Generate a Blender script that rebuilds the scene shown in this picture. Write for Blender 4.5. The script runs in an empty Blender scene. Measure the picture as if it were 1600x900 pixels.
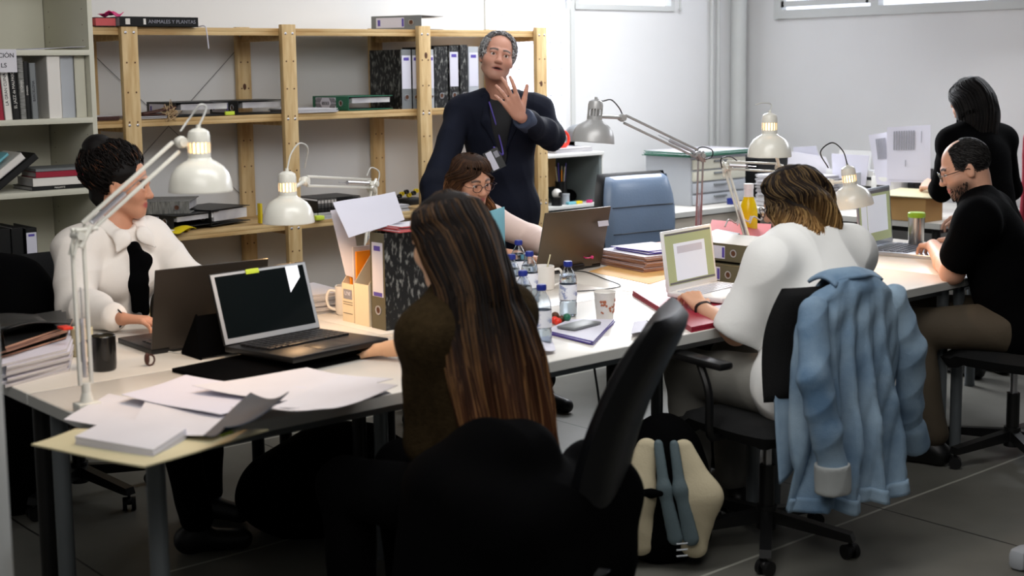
import bpy, bmesh, math, random
import numpy as np
from mathutils import Vector, Matrix, Euler
random.seed(7); rng = np.random.default_rng(7)
SC = bpy.context.scene; COL = SC.collection
R = math.radians

# ------------------------------------------------------------------ camera, view, lights
EYE = Vector((0, 0, 1.62)); FPX = 2150.0; PCX, PCY = 800.0, 367.0
_p = math.atan(263/2150); _y = R(49.3); _r = 0.013
_f0 = Vector((math.cos(_y), math.sin(_y), 0)); _r0 = Vector((math.sin(_y), -math.cos(_y), 0)); _u0 = Vector((0, 0, 1))
CF = _f0*math.cos(_p) - _u0*math.sin(_p); _u = _u0*math.cos(_p) + _f0*math.sin(_p)
CR = _r0*math.cos(_r) - _u*math.sin(_r); CU = _u*math.cos(_r) + _r0*math.sin(_r)
cam = bpy.data.cameras.new('camera'); camo = bpy.data.objects.new('camera', cam); COL.objects.link(camo)
cam.sensor_fit = 'HORIZONTAL'; cam.sensor_width = 36; cam.lens = 36*FPX/1600; cam.shift_y = -83/1600
cam.clip_start = .05; cam.dof.use_dof = True; cam.dof.focus_distance = 5.6; cam.dof.aperture_fstop = 3.0
camo.matrix_world = Matrix(((CR.x, CU.x, -CF.x, EYE.x), (CR.y, CU.y, -CF.y, EYE.y), (CR.z, CU.z, -CF.z, EYE.z), (0, 0, 0, 1)))
SC.camera = camo
SC.view_settings.view_transform = 'Standard'; SC.view_settings.look = 'None'
SC.view_settings.exposure = 0.0; SC.view_settings.gamma = 1; SC.view_settings.use_curve_mapping = False
W = bpy.data.worlds.new('world'); SC.world = W; W.use_nodes = True
W.node_tree.nodes['Background'].inputs[0].default_value = (.75, .85, 1, 1)
W.node_tree.nodes['Background'].inputs[1].default_value = 1.0
def area(name, loc, target, sx, sy, power, col=(1, 1, 1), spread=180):
    l = bpy.data.lights.new(name, 'AREA'); l.shape = 'RECTANGLE'; l.size = sx; l.size_y = sy; l.energy = power; l.color = col
    l.spread = R(spread)
    o = bpy.data.objects.new(name, l); COL.objects.link(o); o.location = loc
    o.rotation_euler = (Vector(target)-Vector(loc)).to_track_quat('-Z', 'Y').to_euler()
    return o
LIT = dict(sky=46, skyb=12, right=26, back=42, front=56, mid=84)
area('skylight_daylight', (5.6, 5.2, 3.1), (5.7, 6.4, 1.3), 1.7, 1.3, LIT['sky'], (.93, .96, 1), 125)
area('skylight_daylight', (3.9, 4.9, 3.1), (3.9, 5.2, 0), 1.6, .9, LIT['skyb'], (.95, .97, 1))
area('window_daylight', (7.45, 3.9, 2.25), (4.6, 3.6, .6), 1.9, .5, LIT['right'], (.93, .96, 1))
area('room_fill', (2.5, 2.6, 3.12), (3.6, 6.0, .8), 2.6, 1.5, LIT['mid'], (1, .99, .97))  # added soft fill from overhead for the shelf bays, no fixture there
area('room_fill', (.6, 1.2, 3.0), (3.4, 4.4, .9), 2.6, 1.6, LIT['front'], (1, .97, .93))  # added fill from high front left, no window stands behind it
area('window_daylight', (6.6, 6.2, 2.3), (5.2, 3.4, .7), 1.3, .5, LIT['back'], (.95, .97, 1), 105)

# ------------------------------------------------------------------ pixel -> place, used to stand things where the photograph shows them
def ray(px, py): return CF + CR*((px-PCX)/FPX) - CU*((py-PCY)/FPX)
def at(px, py, X=None, Y=None, Z=None):
    d = ray(px, py)
    if Z is not None: t = (Z-EYE.z)/d.z
    elif Y is not None: t = (Y-EYE.y)/d.y
    else: t = (X-EYE.x)/d.x
    return EYE + d*t
TT = .74      # table top height

# ------------------------------------------------------------------ materials
def lin(c):
    return tuple(((v/255)/12.92 if v/255 <= .04045 else ((v/255+.055)/1.055)**2.4) for v in c[:3]) + (1,)
def mat(name, c, rough=.5, metal=0, spec=.5, vary=0, vscale=4, bump=0, bscale=60, c2=None, stretch=None, trans=0, alpha=1, emit=0, sheen=0, coat=0, ior=1.45, attr=False, w=None):
    m = bpy.data.materials.new(name); m.use_nodes = True; nt = m.node_tree; N = nt.nodes; L = nt.links
    b = N['Principled BSDF']; b.inputs['Base Color'].default_value = lin(c); b.inputs['Roughness'].default_value = rough
    b.inputs['Metallic'].default_value = metal; b.inputs['Specular IOR Level'].default_value = spec; b.inputs['IOR'].default_value = ior
    b.inputs['Transmission Weight'].default_value = trans; b.inputs['Alpha'].default_value = alpha
    b.inputs['Sheen Weight'].default_value = sheen; b.inputs['Coat Weight'].default_value = coat
    if emit: b.inputs['Emission Color'].default_value = lin(c); b.inputs['Emission Strength'].default_value = emit
    tc = N.new('ShaderNodeTexCoord'); mp = N.new('ShaderNodeMapping'); L.new(tc.outputs['Object'], mp.inputs[0])
    if stretch: mp.inputs['Scale'].default_value = stretch
    src = None
    if attr:
        at_ = N.new('ShaderNodeAttribute'); at_.attribute_name = 'Col'; src = at_.outputs['Color']
    if vary or c2:
        n = N.new('ShaderNodeTexNoise'); n.inputs['Scale'].default_value = vscale; n.inputs['Detail'].default_value = 5; L.new(mp.outputs[0], n.inputs['Vector'])
        mx = N.new('ShaderNodeMixRGB')
        cr = N.new('ShaderNodeValToRGB'); cr.color_ramp.elements[0].position = .35 if not w else w[0]; cr.color_ramp.elements[1].position = .65 if not w else w[1]
        L.new(n.outputs[0], cr.inputs[0]); L.new(cr.outputs[0], mx.inputs[0])
        if c2: mx.inputs[1].default_value = lin(c); mx.inputs[2].default_value = lin(c2)
        else:
            mx.inputs[1].default_value = (1-vary,)*3+(1,); mx.inputs[2].default_value = (1+vary*.3,)*3+(1,)
            m2 = N.new('ShaderNodeMixRGB'); m2.blend_type = 'MULTIPLY'; m2.inputs[0].default_value = 1
            if src: L.new(src, m2.inputs[1])
            else: m2.inputs[1].default_value = lin(c)
            L.new(mx.outputs[0], m2.inputs[2]); mx = m2
        src = mx.outputs[0]
    if src: L.new(src, b.inputs['Base Color'])
    if bump:
        n2 = N.new('ShaderNodeTexNoise'); n2.inputs['Scale'].default_value = bscale; n2.inputs['Detail'].default_value = 4; L.new(mp.outputs[0], n2.inputs['Vector'])
        bp = N.new('ShaderNodeBump'); bp.inputs['Strength'].default_value = bump; bp.inputs['Distance'].default_value = .01
        L.new(n2.outputs[0], bp.inputs['Height']); L.new(bp.outputs[0], b.inputs['Normal'])
    return m
M = {}
M['wall'] = mat('wall_plaster', (222, 222, 222), .8, bump=.05, bscale=30, vary=.03, vscale=1.5)
M['ceil'] = mat('ceiling_paint', (150, 150, 150), .9, vary=.03)
M['trim'] = mat('trim_paint', (200, 202, 200), .5, vary=.02)
M['white'] = mat('white_lacquer', (222, 222, 218), .35, vary=.02)
M['table'] = mat('table_laminate', (226, 222, 214), .32, vary=.04, vscale=3)
M['tedge'] = mat('table_edging', (196, 196, 192), .45, vary=.03)
M['gleg'] = mat('grey_leg_metal', (110, 116, 120), .35, metal=.3, vary=.03)
M['kleg'] = mat('black_leg_metal', (16, 16, 17), .45, vary=.1)
M['wood'] = mat('pine_wood', (211, 182, 132), .55, c2=(188, 152, 100), vscale=5, stretch=(1, 8, 8), bump=.05, bscale=20)
M['woodv'] = mat('pine_wood_upright', (215, 188, 140), .55, c2=(190, 156, 104), vscale=5, stretch=(8, 8, 1), bump=.05, bscale=20)
M['knot'] = mat('pine_knot', (92, 56, 34), .6, vary=.2)
M['screw'] = mat('screw_steel', (200, 200, 205), .3, metal=.9, vary=.05)
M['wire'] = mat('bracing_wire', (120, 122, 125), .4, metal=.6, vary=.05)
M['bcase'] = mat('bookcase_laminate', (206, 204, 188), .5, vary=.03)
M['grey_in'] = mat('grey_cabinet_board', (104, 112, 112), .6, vary=.04)
M['paper'] = mat('paper', (216, 214, 220), .8, vary=.03, vscale=8)
M['paperw'] = mat('paper_cream', (236, 220, 190), .8, vary=.04, vscale=8)
M['pages'] = mat('page_edges', (208, 206, 206), .8, c2=(168, 166, 172), vscale=6, stretch=(1, 1, 90))
M['pages_tan'] = mat('folder_edges_tan', (196, 152, 128), .8, c2=(108, 78, 70), vscale=6, stretch=(1, 1, 60))
M['board'] = mat('cream_board', (205, 196, 160), .6, vary=.05)
M['cardboard'] = mat('cardboard', (186, 146, 92), .75, vary=.06)
M['manila'] = mat('manila_card', (236, 188, 120), .7, vary=.04)
M['pinkcard'] = mat('pink_card', (232, 168, 152), .7, vary=.04)
M['marble'] = mat('marbled_black_cover', (14, 14, 15), .45, c2=(150, 150, 145), vscale=34, stretch=(2, 2, 1), w=(.52, .74))
M['khaki'] = mat('khaki_spine', (98, 92, 70), .5, vary=.04)
M['gbind'] = mat('grey_binder_cover', (122, 126, 128), .5, vary=.05)
M['lgbind'] = mat('light_grey_binder', (176, 180, 186), .5, vary=.04)
M['kbind'] = mat('black_binder_cover', (18, 19, 20), .4, vary=.1)
M['green'] = mat('green_binder_cover', (34, 104, 78), .45, vary=.05)
M['mottle'] = mat('mottled_grey_cover', (150, 150, 146), .5, c2=(90, 90, 88), vscale=60, stretch=(.3, 3, 3))
M['label'] = mat('label_paper', (214, 213, 226), .7, vary=.02)
M['purple'] = mat('purple_print', (92, 78, 168), .6, vary=.03)
M['ink'] = mat('ink_print', (52, 52, 60), .7, vary=.05)
M['ink_grey'] = mat('grey_ink_print', (150, 150, 160), .7, vary=.05)
M['yellow'] = mat('yellow_paper', (232, 206, 30), .6, vary=.05)
M['lime'] = mat('lime_sticker', (205, 226, 70), .5, vary=.04)
M['orange'] = mat('orange_card', (252, 152, 22), .6, vary=.04)
M['red'] = mat('red_plastic', (226, 58, 40), .4, vary=.04)
M['redcard'] = mat('red_card', (198, 86, 88), .6, vary=.06)
M['crimson'] = mat('crimson_folder', (158, 26, 52), .5, vary=.08)
M['pink'] = mat('pink_plastic', (226, 60, 130), .4, vary=.04)
M['blue'] = mat('blue_cap_plastic', (38, 52, 140), .35, vary=.05)
M['teal'] = mat('teal_card', (120, 190, 204), .5, vary=.04)
M['brownl'] = mat('brown_leather', (70, 38, 30), .5, vary=.15, bump=.1)
M['raffia'] = mat('raffia_straw', (196, 168, 130), .8, vary=.1)
M['lamp'] = mat('lamp_enamel', (226, 224, 214), .28, vary=.02, coat=.3)
M['lampsil'] = mat('lamp_silver_enamel', (172, 172, 172), .35, metal=.2, vary=.02)
M['lampin'] = mat('lamp_inner_enamel', (235, 232, 224), .35, vary=.02)
M['cable'] = mat('black_cable', (18, 18, 20), .5, vary=.1)
M['cablew'] = mat('white_cable', (200, 200, 196), .5, vary=.05)
M['laptop'] = mat('laptop_bronze_lid', (104, 92, 78), .42, metal=.55, vary=.04)
M['laptopd'] = mat('laptop_dark_lid', (58, 52, 46), .4, metal=.4, vary=.05)
M['kplastic'] = mat('black_plastic', (17, 17, 18), .4, vary=.1)
M['wplastic'] = mat('white_plastic', (236, 236, 236), .3, vary=.02)
M['alu'] = mat('aluminium', (190, 194, 202), .32, metal=.8, vary=.02)
M['key'] = mat('key_caps', (24, 24, 26), .35, spec=.8, vary=.1)
M['keyw'] = mat('pale_key_caps', (206, 210, 222), .4, vary=.03)
M['keyg'] = mat('grey_key_caps', (86, 90, 104), .4, vary=.05)
M['glassk'] = mat('dark_glossy_screen', (14, 20, 22), .06, spec=.9, vary=.1)
M['ceramic'] = mat('white_ceramic', (232, 228, 222), .2, vary=.02, coat=.3)
M['blackcup'] = mat('black_ceramic', (14, 13, 13), .25, vary=.1, coat=.4)
M['pet'] = mat('clear_bottle_plastic', (235, 240, 245), .06, trans=1, ior=1.3, spec=.6)
M['petlabel'] = mat('bottle_label_film', (236, 238, 246), .35, c2=(150, 160, 196), vscale=40, w=(.55, .62))
M['water'] = mat('water', (235, 242, 246), .02, trans=1, ior=1.33)
M['juice'] = mat('yellow_juice', (240, 206, 20), .2, vary=.05)
M['steel'] = mat('brushed_steel', (190, 186, 180), .25, metal=.9, vary=.04, stretch=(20, 20, 1))
M['limelid'] = mat('lime_lid', (160, 196, 40), .4, vary=.04)
M['bleather'] = mat('blue_leather', (112, 130, 154), .32, vary=.06, bump=.08, bscale=90)
M['kleather'] = mat('black_leather', (8, 9, 12), .42, vary=.1, bump=.08, bscale=90)
M['kfabric'] = mat('black_fabric', (5, 5, 6), .95, vary=.15, bump=.2, bscale=200, spec=.05)
M['chairmesh'] = mat('charcoal_chair_fabric', (7, 8, 10), .9, vary=.1, bump=.2, bscale=200)
M['denim'] = mat('denim', (160, 184, 204), .85, c2=(86, 116, 146), vscale=5, bump=.3, bscale=300, w=(.3, .7))
M['cuffb'] = mat('blue_grey_cuff', (58, 68, 90), .8, vary=.1)
M['folder_dark'] = mat('dark_teal_plastic', (24, 44, 62), .6, vary=.2, vscale=12)
M['stitch'] = mat('denim_stitching', (120, 140, 158), .8, vary=.1)
M['denimin'] = mat('denim_light_side', (168, 172, 172), .85, vary=.08, bump=.2, bscale=300)
M['canvas'] = mat('cream_canvas', (204, 192, 162), .8, vary=.08, bump=.15, bscale=150)
M['bagblue'] = mat('blue_grey_nylon', (92, 108, 114), .6, vary=.1, bump=.15, bscale=120)
M['blouse'] = mat('white_blouse_cotton', (244, 236, 228), .7, vary=.03, bump=.06, bscale=120)
M['tee'] = mat('white_tee_cotton', (236, 236, 234), .8, vary=.03, bump=.06, bscale=150)
M['pinkshirt'] = mat('pale_pink_cotton', (238, 214, 204), .75, vary=.03, bump=.06, bscale=150)
M['navy'] = mat('navy_jacket_wool', (19, 23, 37), .85, vary=.2, vscale=7, bump=.1, bscale=150, spec=.2)
M['ktee'] = mat('charcoal_tee', (30, 31, 34), .8, vary=.1, bump=.05)
M['olive'] = mat('brown_olive_knit', (50, 40, 25), .95, spec=.05, vary=.25, vscale=60, bump=.5, bscale=180)
M['khakip'] = mat('khaki_trousers', (74, 64, 50), .8, vary=.12, bump=.1)
M['greyp'] = mat('grey_skirt_cotton', (128, 126, 120), .8, vary=.1, bump=.1)
M['darkp'] = mat('dark_trousers', (6, 6, 7), .95, spec=.05, vary=.1)
M['shoe'] = mat('black_shoe', (13, 13, 14), .4, vary=.1)
M['skin'] = mat('skin', (206, 156, 128), .5, attr=True, vary=.05, vscale=20, bump=.04, bscale=150, spec=.4)
M['hair'] = mat('hair', (60, 40, 30), .6, attr=True, vary=.25, vscale=40, stretch=(1, 1, .15), spec=.22)
M['eyew'] = mat('eye_white', (222, 214, 208), .25, vary=.02)
M['iris'] = mat('eye_iris', (50, 34, 24), .2, vary=.05)
M['glassf'] = mat('spectacle_frame', (50, 30, 36), .3, vary=.1)
M['lens'] = mat('spectacle_lens', (240, 236, 244), .03, trans=1, ior=1.02, alpha=.35)
M['nail'] = mat('dark_nail_varnish', (30, 14, 20), .2, vary=.05)
M['frost'] = mat('frosted_window_glass', (235, 240, 255), .4, emit=1.5)
M['meshwire'] = mat('white_coated_wire', (150, 152, 156), .4, vary=.05)
M['bulb'] = mat('lit_bulb', (255, 206, 130), .5, emit=5.5)
M['screenw'] = mat('lit_screen_page', (196, 198, 206), .4, emit=.55)
M['screeng'] = mat('lit_screen_olive', (150, 156, 118), .4, emit=.45)
M['screend'] = mat('lit_screen_dark', (96, 92, 96), .4, emit=.25)
M['screenb'] = mat('lit_screen_blue', (120, 180, 220), .4, emit=.4)

# ------------------------------------------------------------------ object helpers
def tag(o, label=None, cat=None, group=None, kind=None):
    if label: o['label'] = label
    if cat: o['category'] = cat
    if group: o['group'] = group
    if kind: o['kind'] = kind
    return o
def thing(name, label, cat, loc=(0, 0, 0), rot=0, group=None):
    o = bpy.data.objects.new(name, None); COL.objects.link(o); o.location = loc; o.empty_display_size = .05
    o.rotation_euler = rot if isinstance(rot, (tuple, Euler)) else (0, 0, rot)
    return tag(o, label, cat, group)
def link_mesh(name, me, mats, parent=None, smooth=True, ang=35):
    for m_ in (mats if isinstance(mats, (list, tuple)) else [mats]): me.materials.append(M[m_] if isinstance(m_, str) else m_)
    if smooth:
        me.polygons.foreach_set('use_smooth', [True]*len(me.polygons))
        if ang < 179: me.set_sharp_from_angle(angle=R(ang))
    o = bpy.data.objects.new(name, me); COL.objects.link(o)
    if parent: o.parent = parent
    return o
class MB:
    def __init__(s, mtx=None): s.b = bmesh.new(); s.M = mtx or Matrix(); s.mi = 0
    def _fin(s, verts, mi=None, loc=None):
        mm = s.M @ (loc if loc is not None else Matrix())
        fs = set()
        for v in verts:
            v.co = mm @ v.co
            fs.update(v.link_faces)
        for f in fs: f.material_index = s.mi if mi is None else mi
        return s
    def box(s, c, size, rot=None, bev=0, mi=None):
        r = bmesh.ops.create_cube(s.b, size=1); vs = r['verts']
        for v in vs: v.co = Vector((v.co.x*size[0], v.co.y*size[1], v.co.z*size[2]))
        if bev:
            es = list({e for v in vs for e in v.link_edges})
            q = bmesh.ops.bevel(s.b, geom=es, offset=min(bev, min(size)*.45), segments=2, affect='EDGES', profile=.5)
            vs = list({v for f in q['faces'] for v in f.verts} | {v for v in vs if v.is_valid})
            st = set(vs); todo = list(vs)
            while todo:
                v = todo.pop()
                for e in v.link_edges:
                    o = e.other_vert(v)
                    if o not in st: st.add(o); todo.append(o)
            vs = list(st)
        l = Matrix.Translation(c)
        if rot is not None: l = l @ (rot if isinstance(rot, Matrix) else Euler(rot).to_matrix().to_4x4())
        return s._fin(vs, mi, l)
    def cyl(s, p0, p1, r0, r1=None, seg=16, mi=None, cap=True):
        p0, p1 = Vector(p0), Vector(p1); r1 = r0 if r1 is None else r1; d = p1-p0
        r = bmesh.ops.create_cone(s.b, cap_ends=cap, segments=seg, radius1=max(r0, 1e-5), radius2=max(r1, 1e-5), depth=d.length)
        l = Matrix.Translation((p0+p1)/2) @ d.to_track_quat('Z', 'Y').to_matrix().to_4x4()
        return s._fin(r['verts'], mi, l)
    def sph(s, c, r, sc=(1, 1, 1), mi=None, u=16, v=10, rot=None):
        q = bmesh.ops.create_uvsphere(s.b, u_segments=u, v_segments=v, radius=r)
        l = Matrix.Translation(c) @ (Euler(rot).to_matrix().to_4x4() if rot else Matrix()) @ Matrix.Diagonal((*sc, 1))
        return s._fin(q['verts'], mi, l)
    def lathe(s, prof, c=(0, 0, 0), seg=32, mi=None, mtx=None, mis=None):
        rings = []
        for r_, z in prof:
            if r_ < 1e-6: rings.append([s.b.verts.new((0, 0, z))])
            else: rings.append([s.b.verts.new((r_*math.cos(2*math.pi*i/seg), r_*math.sin(2*math.pi*i/seg), z)) for i in range(seg)])
        for k in range(len(rings)-1):
            a, b_ = rings[k], rings[k+1]
            for i in range(seg):
                j = (i+1) % seg
                if len(a) == 1 and len(b_) == 1: continue
                if len(a) == 1: f = s.b.faces.new((a[0], b_[j], b_[i]))
                elif len(b_) == 1: f = s.b.faces.new((a[i], a[j], b_[0]))
                else: f = s.b.faces.new((a[i], a[j], b_[j], b_[i]))
                f.material_index = mis[k] if mis else (s.mi if mi is None else mi)
        l = s.M @ Matrix.Translation(c) @ (mtx or Matrix())
        for rg in rings:
            for v in rg: v.co = l @ v.co
        return s
    def tube(s, pts, r, seg=8, mi=None, closed=False):
        pts = [Vector(p) for p in pts]; n = len(pts); rs = r if isinstance(r, (list, tuple)) else [r]*n
        rings = []; up = Vector((0, 0, 1)); prev = None
        for i, p in enumerate(pts):
            d = (pts[(i+1) % n if closed else min(i+1, n-1)] - pts[(i-1) % n if closed else max(i-1, 0)]).normalized()
            if prev is None:
                a = d.cross(up)
                if a.length < .05: a = d.cross(Vector((1, 0, 0)))
            else: a = prev - d*prev.dot(d)
            a.normalize(); prev = a; b_ = d.cross(a)
            rings.append([s.b.verts.new(s.M @ (p + (a*math.cos(2*math.pi*k/seg) + b_*math.sin(2*math.pi*k/seg))*rs[i])) for k in range(seg)])
        m_ = s.mi if mi is None else mi
        for i in range(n if closed else n-1):
            a, b_ = rings[i], rings[(i+1) % n]
            for k in range(seg):
                f = s.b.faces.new((a[k], a[(k+1) % seg], b_[(k+1) % seg], b_[k])); f.material_index = m_
        if not closed:
            for rg in (rings[0][::-1], rings[-1]):
                f = s.b.faces.new(rg); f.material_index = m_
        return s
    def prism(s, pts, axis, d0, d1, mi=None):
        """outline of 2D points extruded along 'x','y' or 'z' from d0 to d1"""
        def P(u, v, w): return {'x': (w, u, v), 'y': (u, w, v), 'z': (u, v, w)}[axis]
        a = [s.b.verts.new(s.M @ Vector(P(u, v, d0))) for u, v in pts]; b_ = [s.b.verts.new(s.M @ Vector(P(u, v, d1))) for u, v in pts]
        m_ = s.mi if mi is None else mi; n = len(pts)
        for f in [s.b.faces.new(a), s.b.faces.new(b_[::-1])] + [s.b.faces.new((a[i], b_[i], b_[(i+1) % n], a[(i+1) % n])) for i in range(n)]: f.material_index = m_
        return s
    def grid(s, fn, nu, nv, th=0, mi=None):
        """sheet fn(u,v)->point, given thickness th downwards along the normal"""
        g = [[s.b.verts.new(s.M @ Vector(fn(i/nu, j/nv))) for j in range(nv+1)] for i in range(nu+1)]
        m_ = s.mi if mi is None else mi; fs = []
        for i in range(nu):
            for j in range(nv):
                f = s.b.faces.new((g[i][j], g[i+1][j], g[i+1][j+1], g[i][j+1])); f.material_index = m_; fs.append(f)
        if th:
            bmesh.ops.recalc_face_normals(s.b, faces=fs)
            bmesh.ops.solidify(s.b, geom=fs, thickness=th)
        return s
    def build(s, name, mats, parent=None, smooth=True, ang=35, fix=True):
        if fix: bmesh.ops.recalc_face_normals(s.b, faces=s.b.faces)
        me = bpy.data.meshes.new(name); s.b.to_mesh(me); s.b.free()
        return link_mesh(name, me, mats, parent, smooth, ang)
def copy_tree(o, parent=None):
    c = o.copy(); COL.objects.link(c)
    if parent: c.parent = parent
    for ch in list(o.children): copy_tree(ch, c)
    return c
def lettering(txt, size, mat_, parent, loc, rot, name='lettering', depth=.0006, align='CENTER'):
    cu = bpy.data.curves.new(name, 'FONT'); cu.body = txt; cu.size = size; cu.extrude = depth; cu.align_x = align; cu.align_y = 'CENTER'
    o = bpy.data.objects.new(name, cu); COL.objects.link(o)
    me = bpy.data.meshes.new_from_object(o.evaluated_get(bpy.context.evaluated_depsgraph_get()))
    bpy.data.objects.remove(o); me.name = name; me.materials.clear()
    o2 = link_mesh(name, me, mat_, parent, smooth=False); o2.location = loc; o2.rotation_euler = rot
    return o2
def curve3(pts, n=8):
    """Catmull-Rom through the points"""
    P = [Vector(p) for p in pts]; P = [P[0]*2-P[1]] + P + [P[-1]*2-P[-2]]; out = []
    for i in range(1, len(P)-2):
        for k in range(n):
            t = k/n; a, b_, c, d = P[i-1:i+3]
            out.append(.5*((2*b_) + (c-a)*t + (2*a-5*b_+4*c-d)*t*t + (3*b_-a-3*c+d)*t**3))
    out.append(P[-2]); return out
# ------------------------------------------------------------------ room
XW, YW, ZC = 7.72, 6.40, 3.2
def floor_mat():
    m = mat('concrete_floor', (120, 119, 112), .45, c2=(88, 87, 81), vscale=1.6, bump=.06, bscale=14, w=(.3, .75)); nt = m.node_tree; N = nt.nodes; L = nt.links
    b = N['Principled BSDF']; src = b.inputs['Base Color'].links[0].from_socket
    tc = N.new('ShaderNodeNewGeometry'); sp = N.new('ShaderNodeSeparateXYZ'); L.new(tc.outputs['Position'], sp.inputs[0])
    nz = N.new('ShaderNodeTexNoise'); nz.inputs['Scale'].default_value = 3; L.new(tc.outputs['Position'], nz.inputs['Vector'])
    outs = []
    for ax, off, wd in ((1, 2.82, .006), (0, 4.19, .004)):
        a = N.new('ShaderNodeMath'); a.operation = 'SUBTRACT'; L.new(sp.outputs[ax], a.inputs[0]); a.inputs[1].default_value = off - .6
        w_ = N.new('ShaderNodeMath'); w_.operation = 'MULTIPLY_ADD'; L.new(nz.outputs[0], w_.inputs[0]); w_.inputs[1].default_value = .012; L.new(a.outputs[0], w_.inputs[2])
        mo = N.new('ShaderNodeMath'); mo.operation = 'FLOORED_MODULO'; L.new(w_.outputs[0], mo.inputs[0]); mo.inputs[1].default_value = 1.2
        s_ = N.new('ShaderNodeMath'); s_.operation = 'SUBTRACT'; L.new(mo.outputs[0], s_.inputs[0]); s_.inputs[1].default_value = .6
        ab = N.new('ShaderNodeMath'); ab.operation = 'ABSOLUTE'; L.new(s_.outputs[0], ab.inputs[0])
        lt = N.new('ShaderNodeMath'); lt.operation = 'LESS_THAN'; L.new(ab.outputs[0], lt.inputs[0]); lt.inputs[1].default_value = wd; outs.append(lt)
    for lt, c in zip(outs, ((170, 170, 160), (30, 29, 27))):
        mx = N.new('ShaderNodeMixRGB'); L.new(lt.outputs[0], mx.inputs[0]); L.new(src, mx.inputs[1]); mx.inputs[2].default_value = lin(c); src = mx.outputs[0]
    L.new(src, b.inputs['Base Color']); return m
M['floor'] = floor_mat()
def struct(name, b, m, parent=None, **k):
    o = b.build(name, m, parent, **k)
    if not parent: o['kind'] = 'structure'
    return o
X0, Y0 = -2.2, -2.2
struct('floor', MB().box(((X0+XW)/2, (Y0+YW)/2, -.05), (XW-X0+.3, YW-Y0+.3, .1)), 'floor')
struct('ceiling', MB().box(((X0+XW)/2, (Y0+YW)/2, ZC+.06), (XW-X0+.3, YW-Y0+.3, .1)), 'ceil')
z1 = at(970, 16, Y=YW).z; xa, xb = at(757, 60, Y=YW).x, at(897, 60, Y=YW).x; xc = at(1052, 8, Y=YW).x
zw0 = at(890, 214, Y=YW).z
# back wall, built round its openings
b = MB(); T = .16; yc = YW+T/2
b.box(((X0+xa)/2, yc, ZC/2), (xa-X0, T, ZC)); b.box(((xa+xb)/2, yc, zw0/2), (xb-xa, T, zw0)); b.box(((xb+XW)/2, yc, z1/2), (XW-xb+.16, T, z1))
b.box(((xc+XW)/2+.04, yc, (z1+2.9)/2), (XW-xc+.08, T, 2.9-z1)); b.box(((xa+XW)/2, yc, (2.9+ZC)/2), (XW-xa+.16, T, ZC-2.9))
struct('wall_back', b, 'wall', smooth=False)
struct('wall_left', MB().box((X0-.08, (Y0+YW)/2, ZC/2), (.16, YW-Y0+.3, ZC)), 'ceil', smooth=False)
struct('wall_front', MB().box(((X0+XW)/2, Y0-.08, ZC/2), (XW-X0+.3, .16, ZC)), 'ceil', smooth=False)
# right wall with its high window
zr = at(1400, 22, X=XW).z; yr1 = at(1213, 20, X=XW).y; yr0 = 2.0
b = MB(); xr = XW+.08
b.box((xr, (Y0+YW)/2, zr/2), (T, YW-Y0+.3, zr)); b.box((xr, (yr1+YW)/2+.05, (zr+2.8)/2), (T, YW-yr1+.1, 2.8-zr))
b.box((xr, (Y0+yr0)/2, (zr+2.8)/2), (T, yr0-Y0, 2.8-zr)); b.box((xr, (Y0+YW)/2, (2.8+ZC)/2), (T, YW-Y0+.3, ZC-2.8))
struct('wall_right', b, 'wall', smooth=False)
# window 1: tall frosted window behind a wire grid, beside the shelf
def window(name, b): return struct(name, b, 'trim', smooth=False)
b = MB(); w = .035
for x in (xa+w/2, xb-w/2): b.box((x, YW+.03, (zw0+2.9)/2), (w, .08, 2.9-zw0))
for z in (zw0+w/2, 2.9-w/2): b.box(((xa+xb)/2, YW+.03, z), (xb-xa, .078, w))
w1 = window('window_1', b)
MB().box(((xa+xb)/2, YW+.05, (zw0+2.9)/2), (xb-xa-.07, .012, 2.9-zw0-.07)).build('window_glass', 'frost', w1, smooth=False)
b = MB()
for i in range(6):
    x = xa+.04+(xb-xa-.08)*i/5; b.cyl((x, YW+.035, zw0+.02), (x, YW+.035, 2.88), .0022, seg=6)
z = zw0+.1
while z < 2.85: b.cyl((xa+.01, YW+.032, z), (xb-.01, YW+.032, z), .0022, seg=6); z += .165
b.build('wire_grid', 'meshwire', w1)
b = MB()
b.box(((xb+xc)/2, YW+.03, z1+w/2), (xc-xb, .09, w)); b.box((xb+w/2, YW+.03, (z1+2.9)/2), (w, .088, 2.9-z1)); b.box((xc-w/2, YW+.03, (z1+2.9)/2), (w, .088, 2.9-z1)); b.box(((xb+xc)/2, YW+.03, 2.9-w/2), (xc-xb, .086, w))
w2 = window('window_2', b)
MB().box(((xb+xc)/2, YW+.05, (z1+2.9)/2), (xc-xb-.05, .012, 2.9-z1-.05)).build('window_glass', 'frost', w2, smooth=False)
b = MB(); b.box((XW+.02, (yr0+yr1)/2, zr+.03), (.1, yr1-yr0, .06)); b.box((XW+.02, (yr0+yr1)/2, 2.77), (.1, yr1-yr0, .06))
yq = at(1370, 8, X=XW).y
for y in (yr0+.03, yq, yr1-.03): b.box((XW+.02, y, (zr+2.8)/2), (.098, .06, 2.8-zr))
w3 = window('window_3', b)
b = MB(); b.box((XW-.012, (yq+yr1)/2, zr+.10), (.02, yr1-yq-.1, .04)); b.box((XW-.012, yr1-.06, zr+.3), (.02, .04, .44)); b.box((XW-.012, yq+.05, zr+.3), (.02, .04, .44))
b.build('casement', 'trim', w3, smooth=False)
MB().box((XW+.04, (yr0+yr1)/2, (zr+2.8)/2), (.012, yr1-yr0-.1, 2.8-zr-.1)).build('window_glass', 'frost', w3, smooth=False)
p = at(1154, 100, Y=YW-.07)
b = MB(); b.cyl((p.x, YW-.07, 0), (p.x, YW-.07, ZC), .055, seg=24); 
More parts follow.
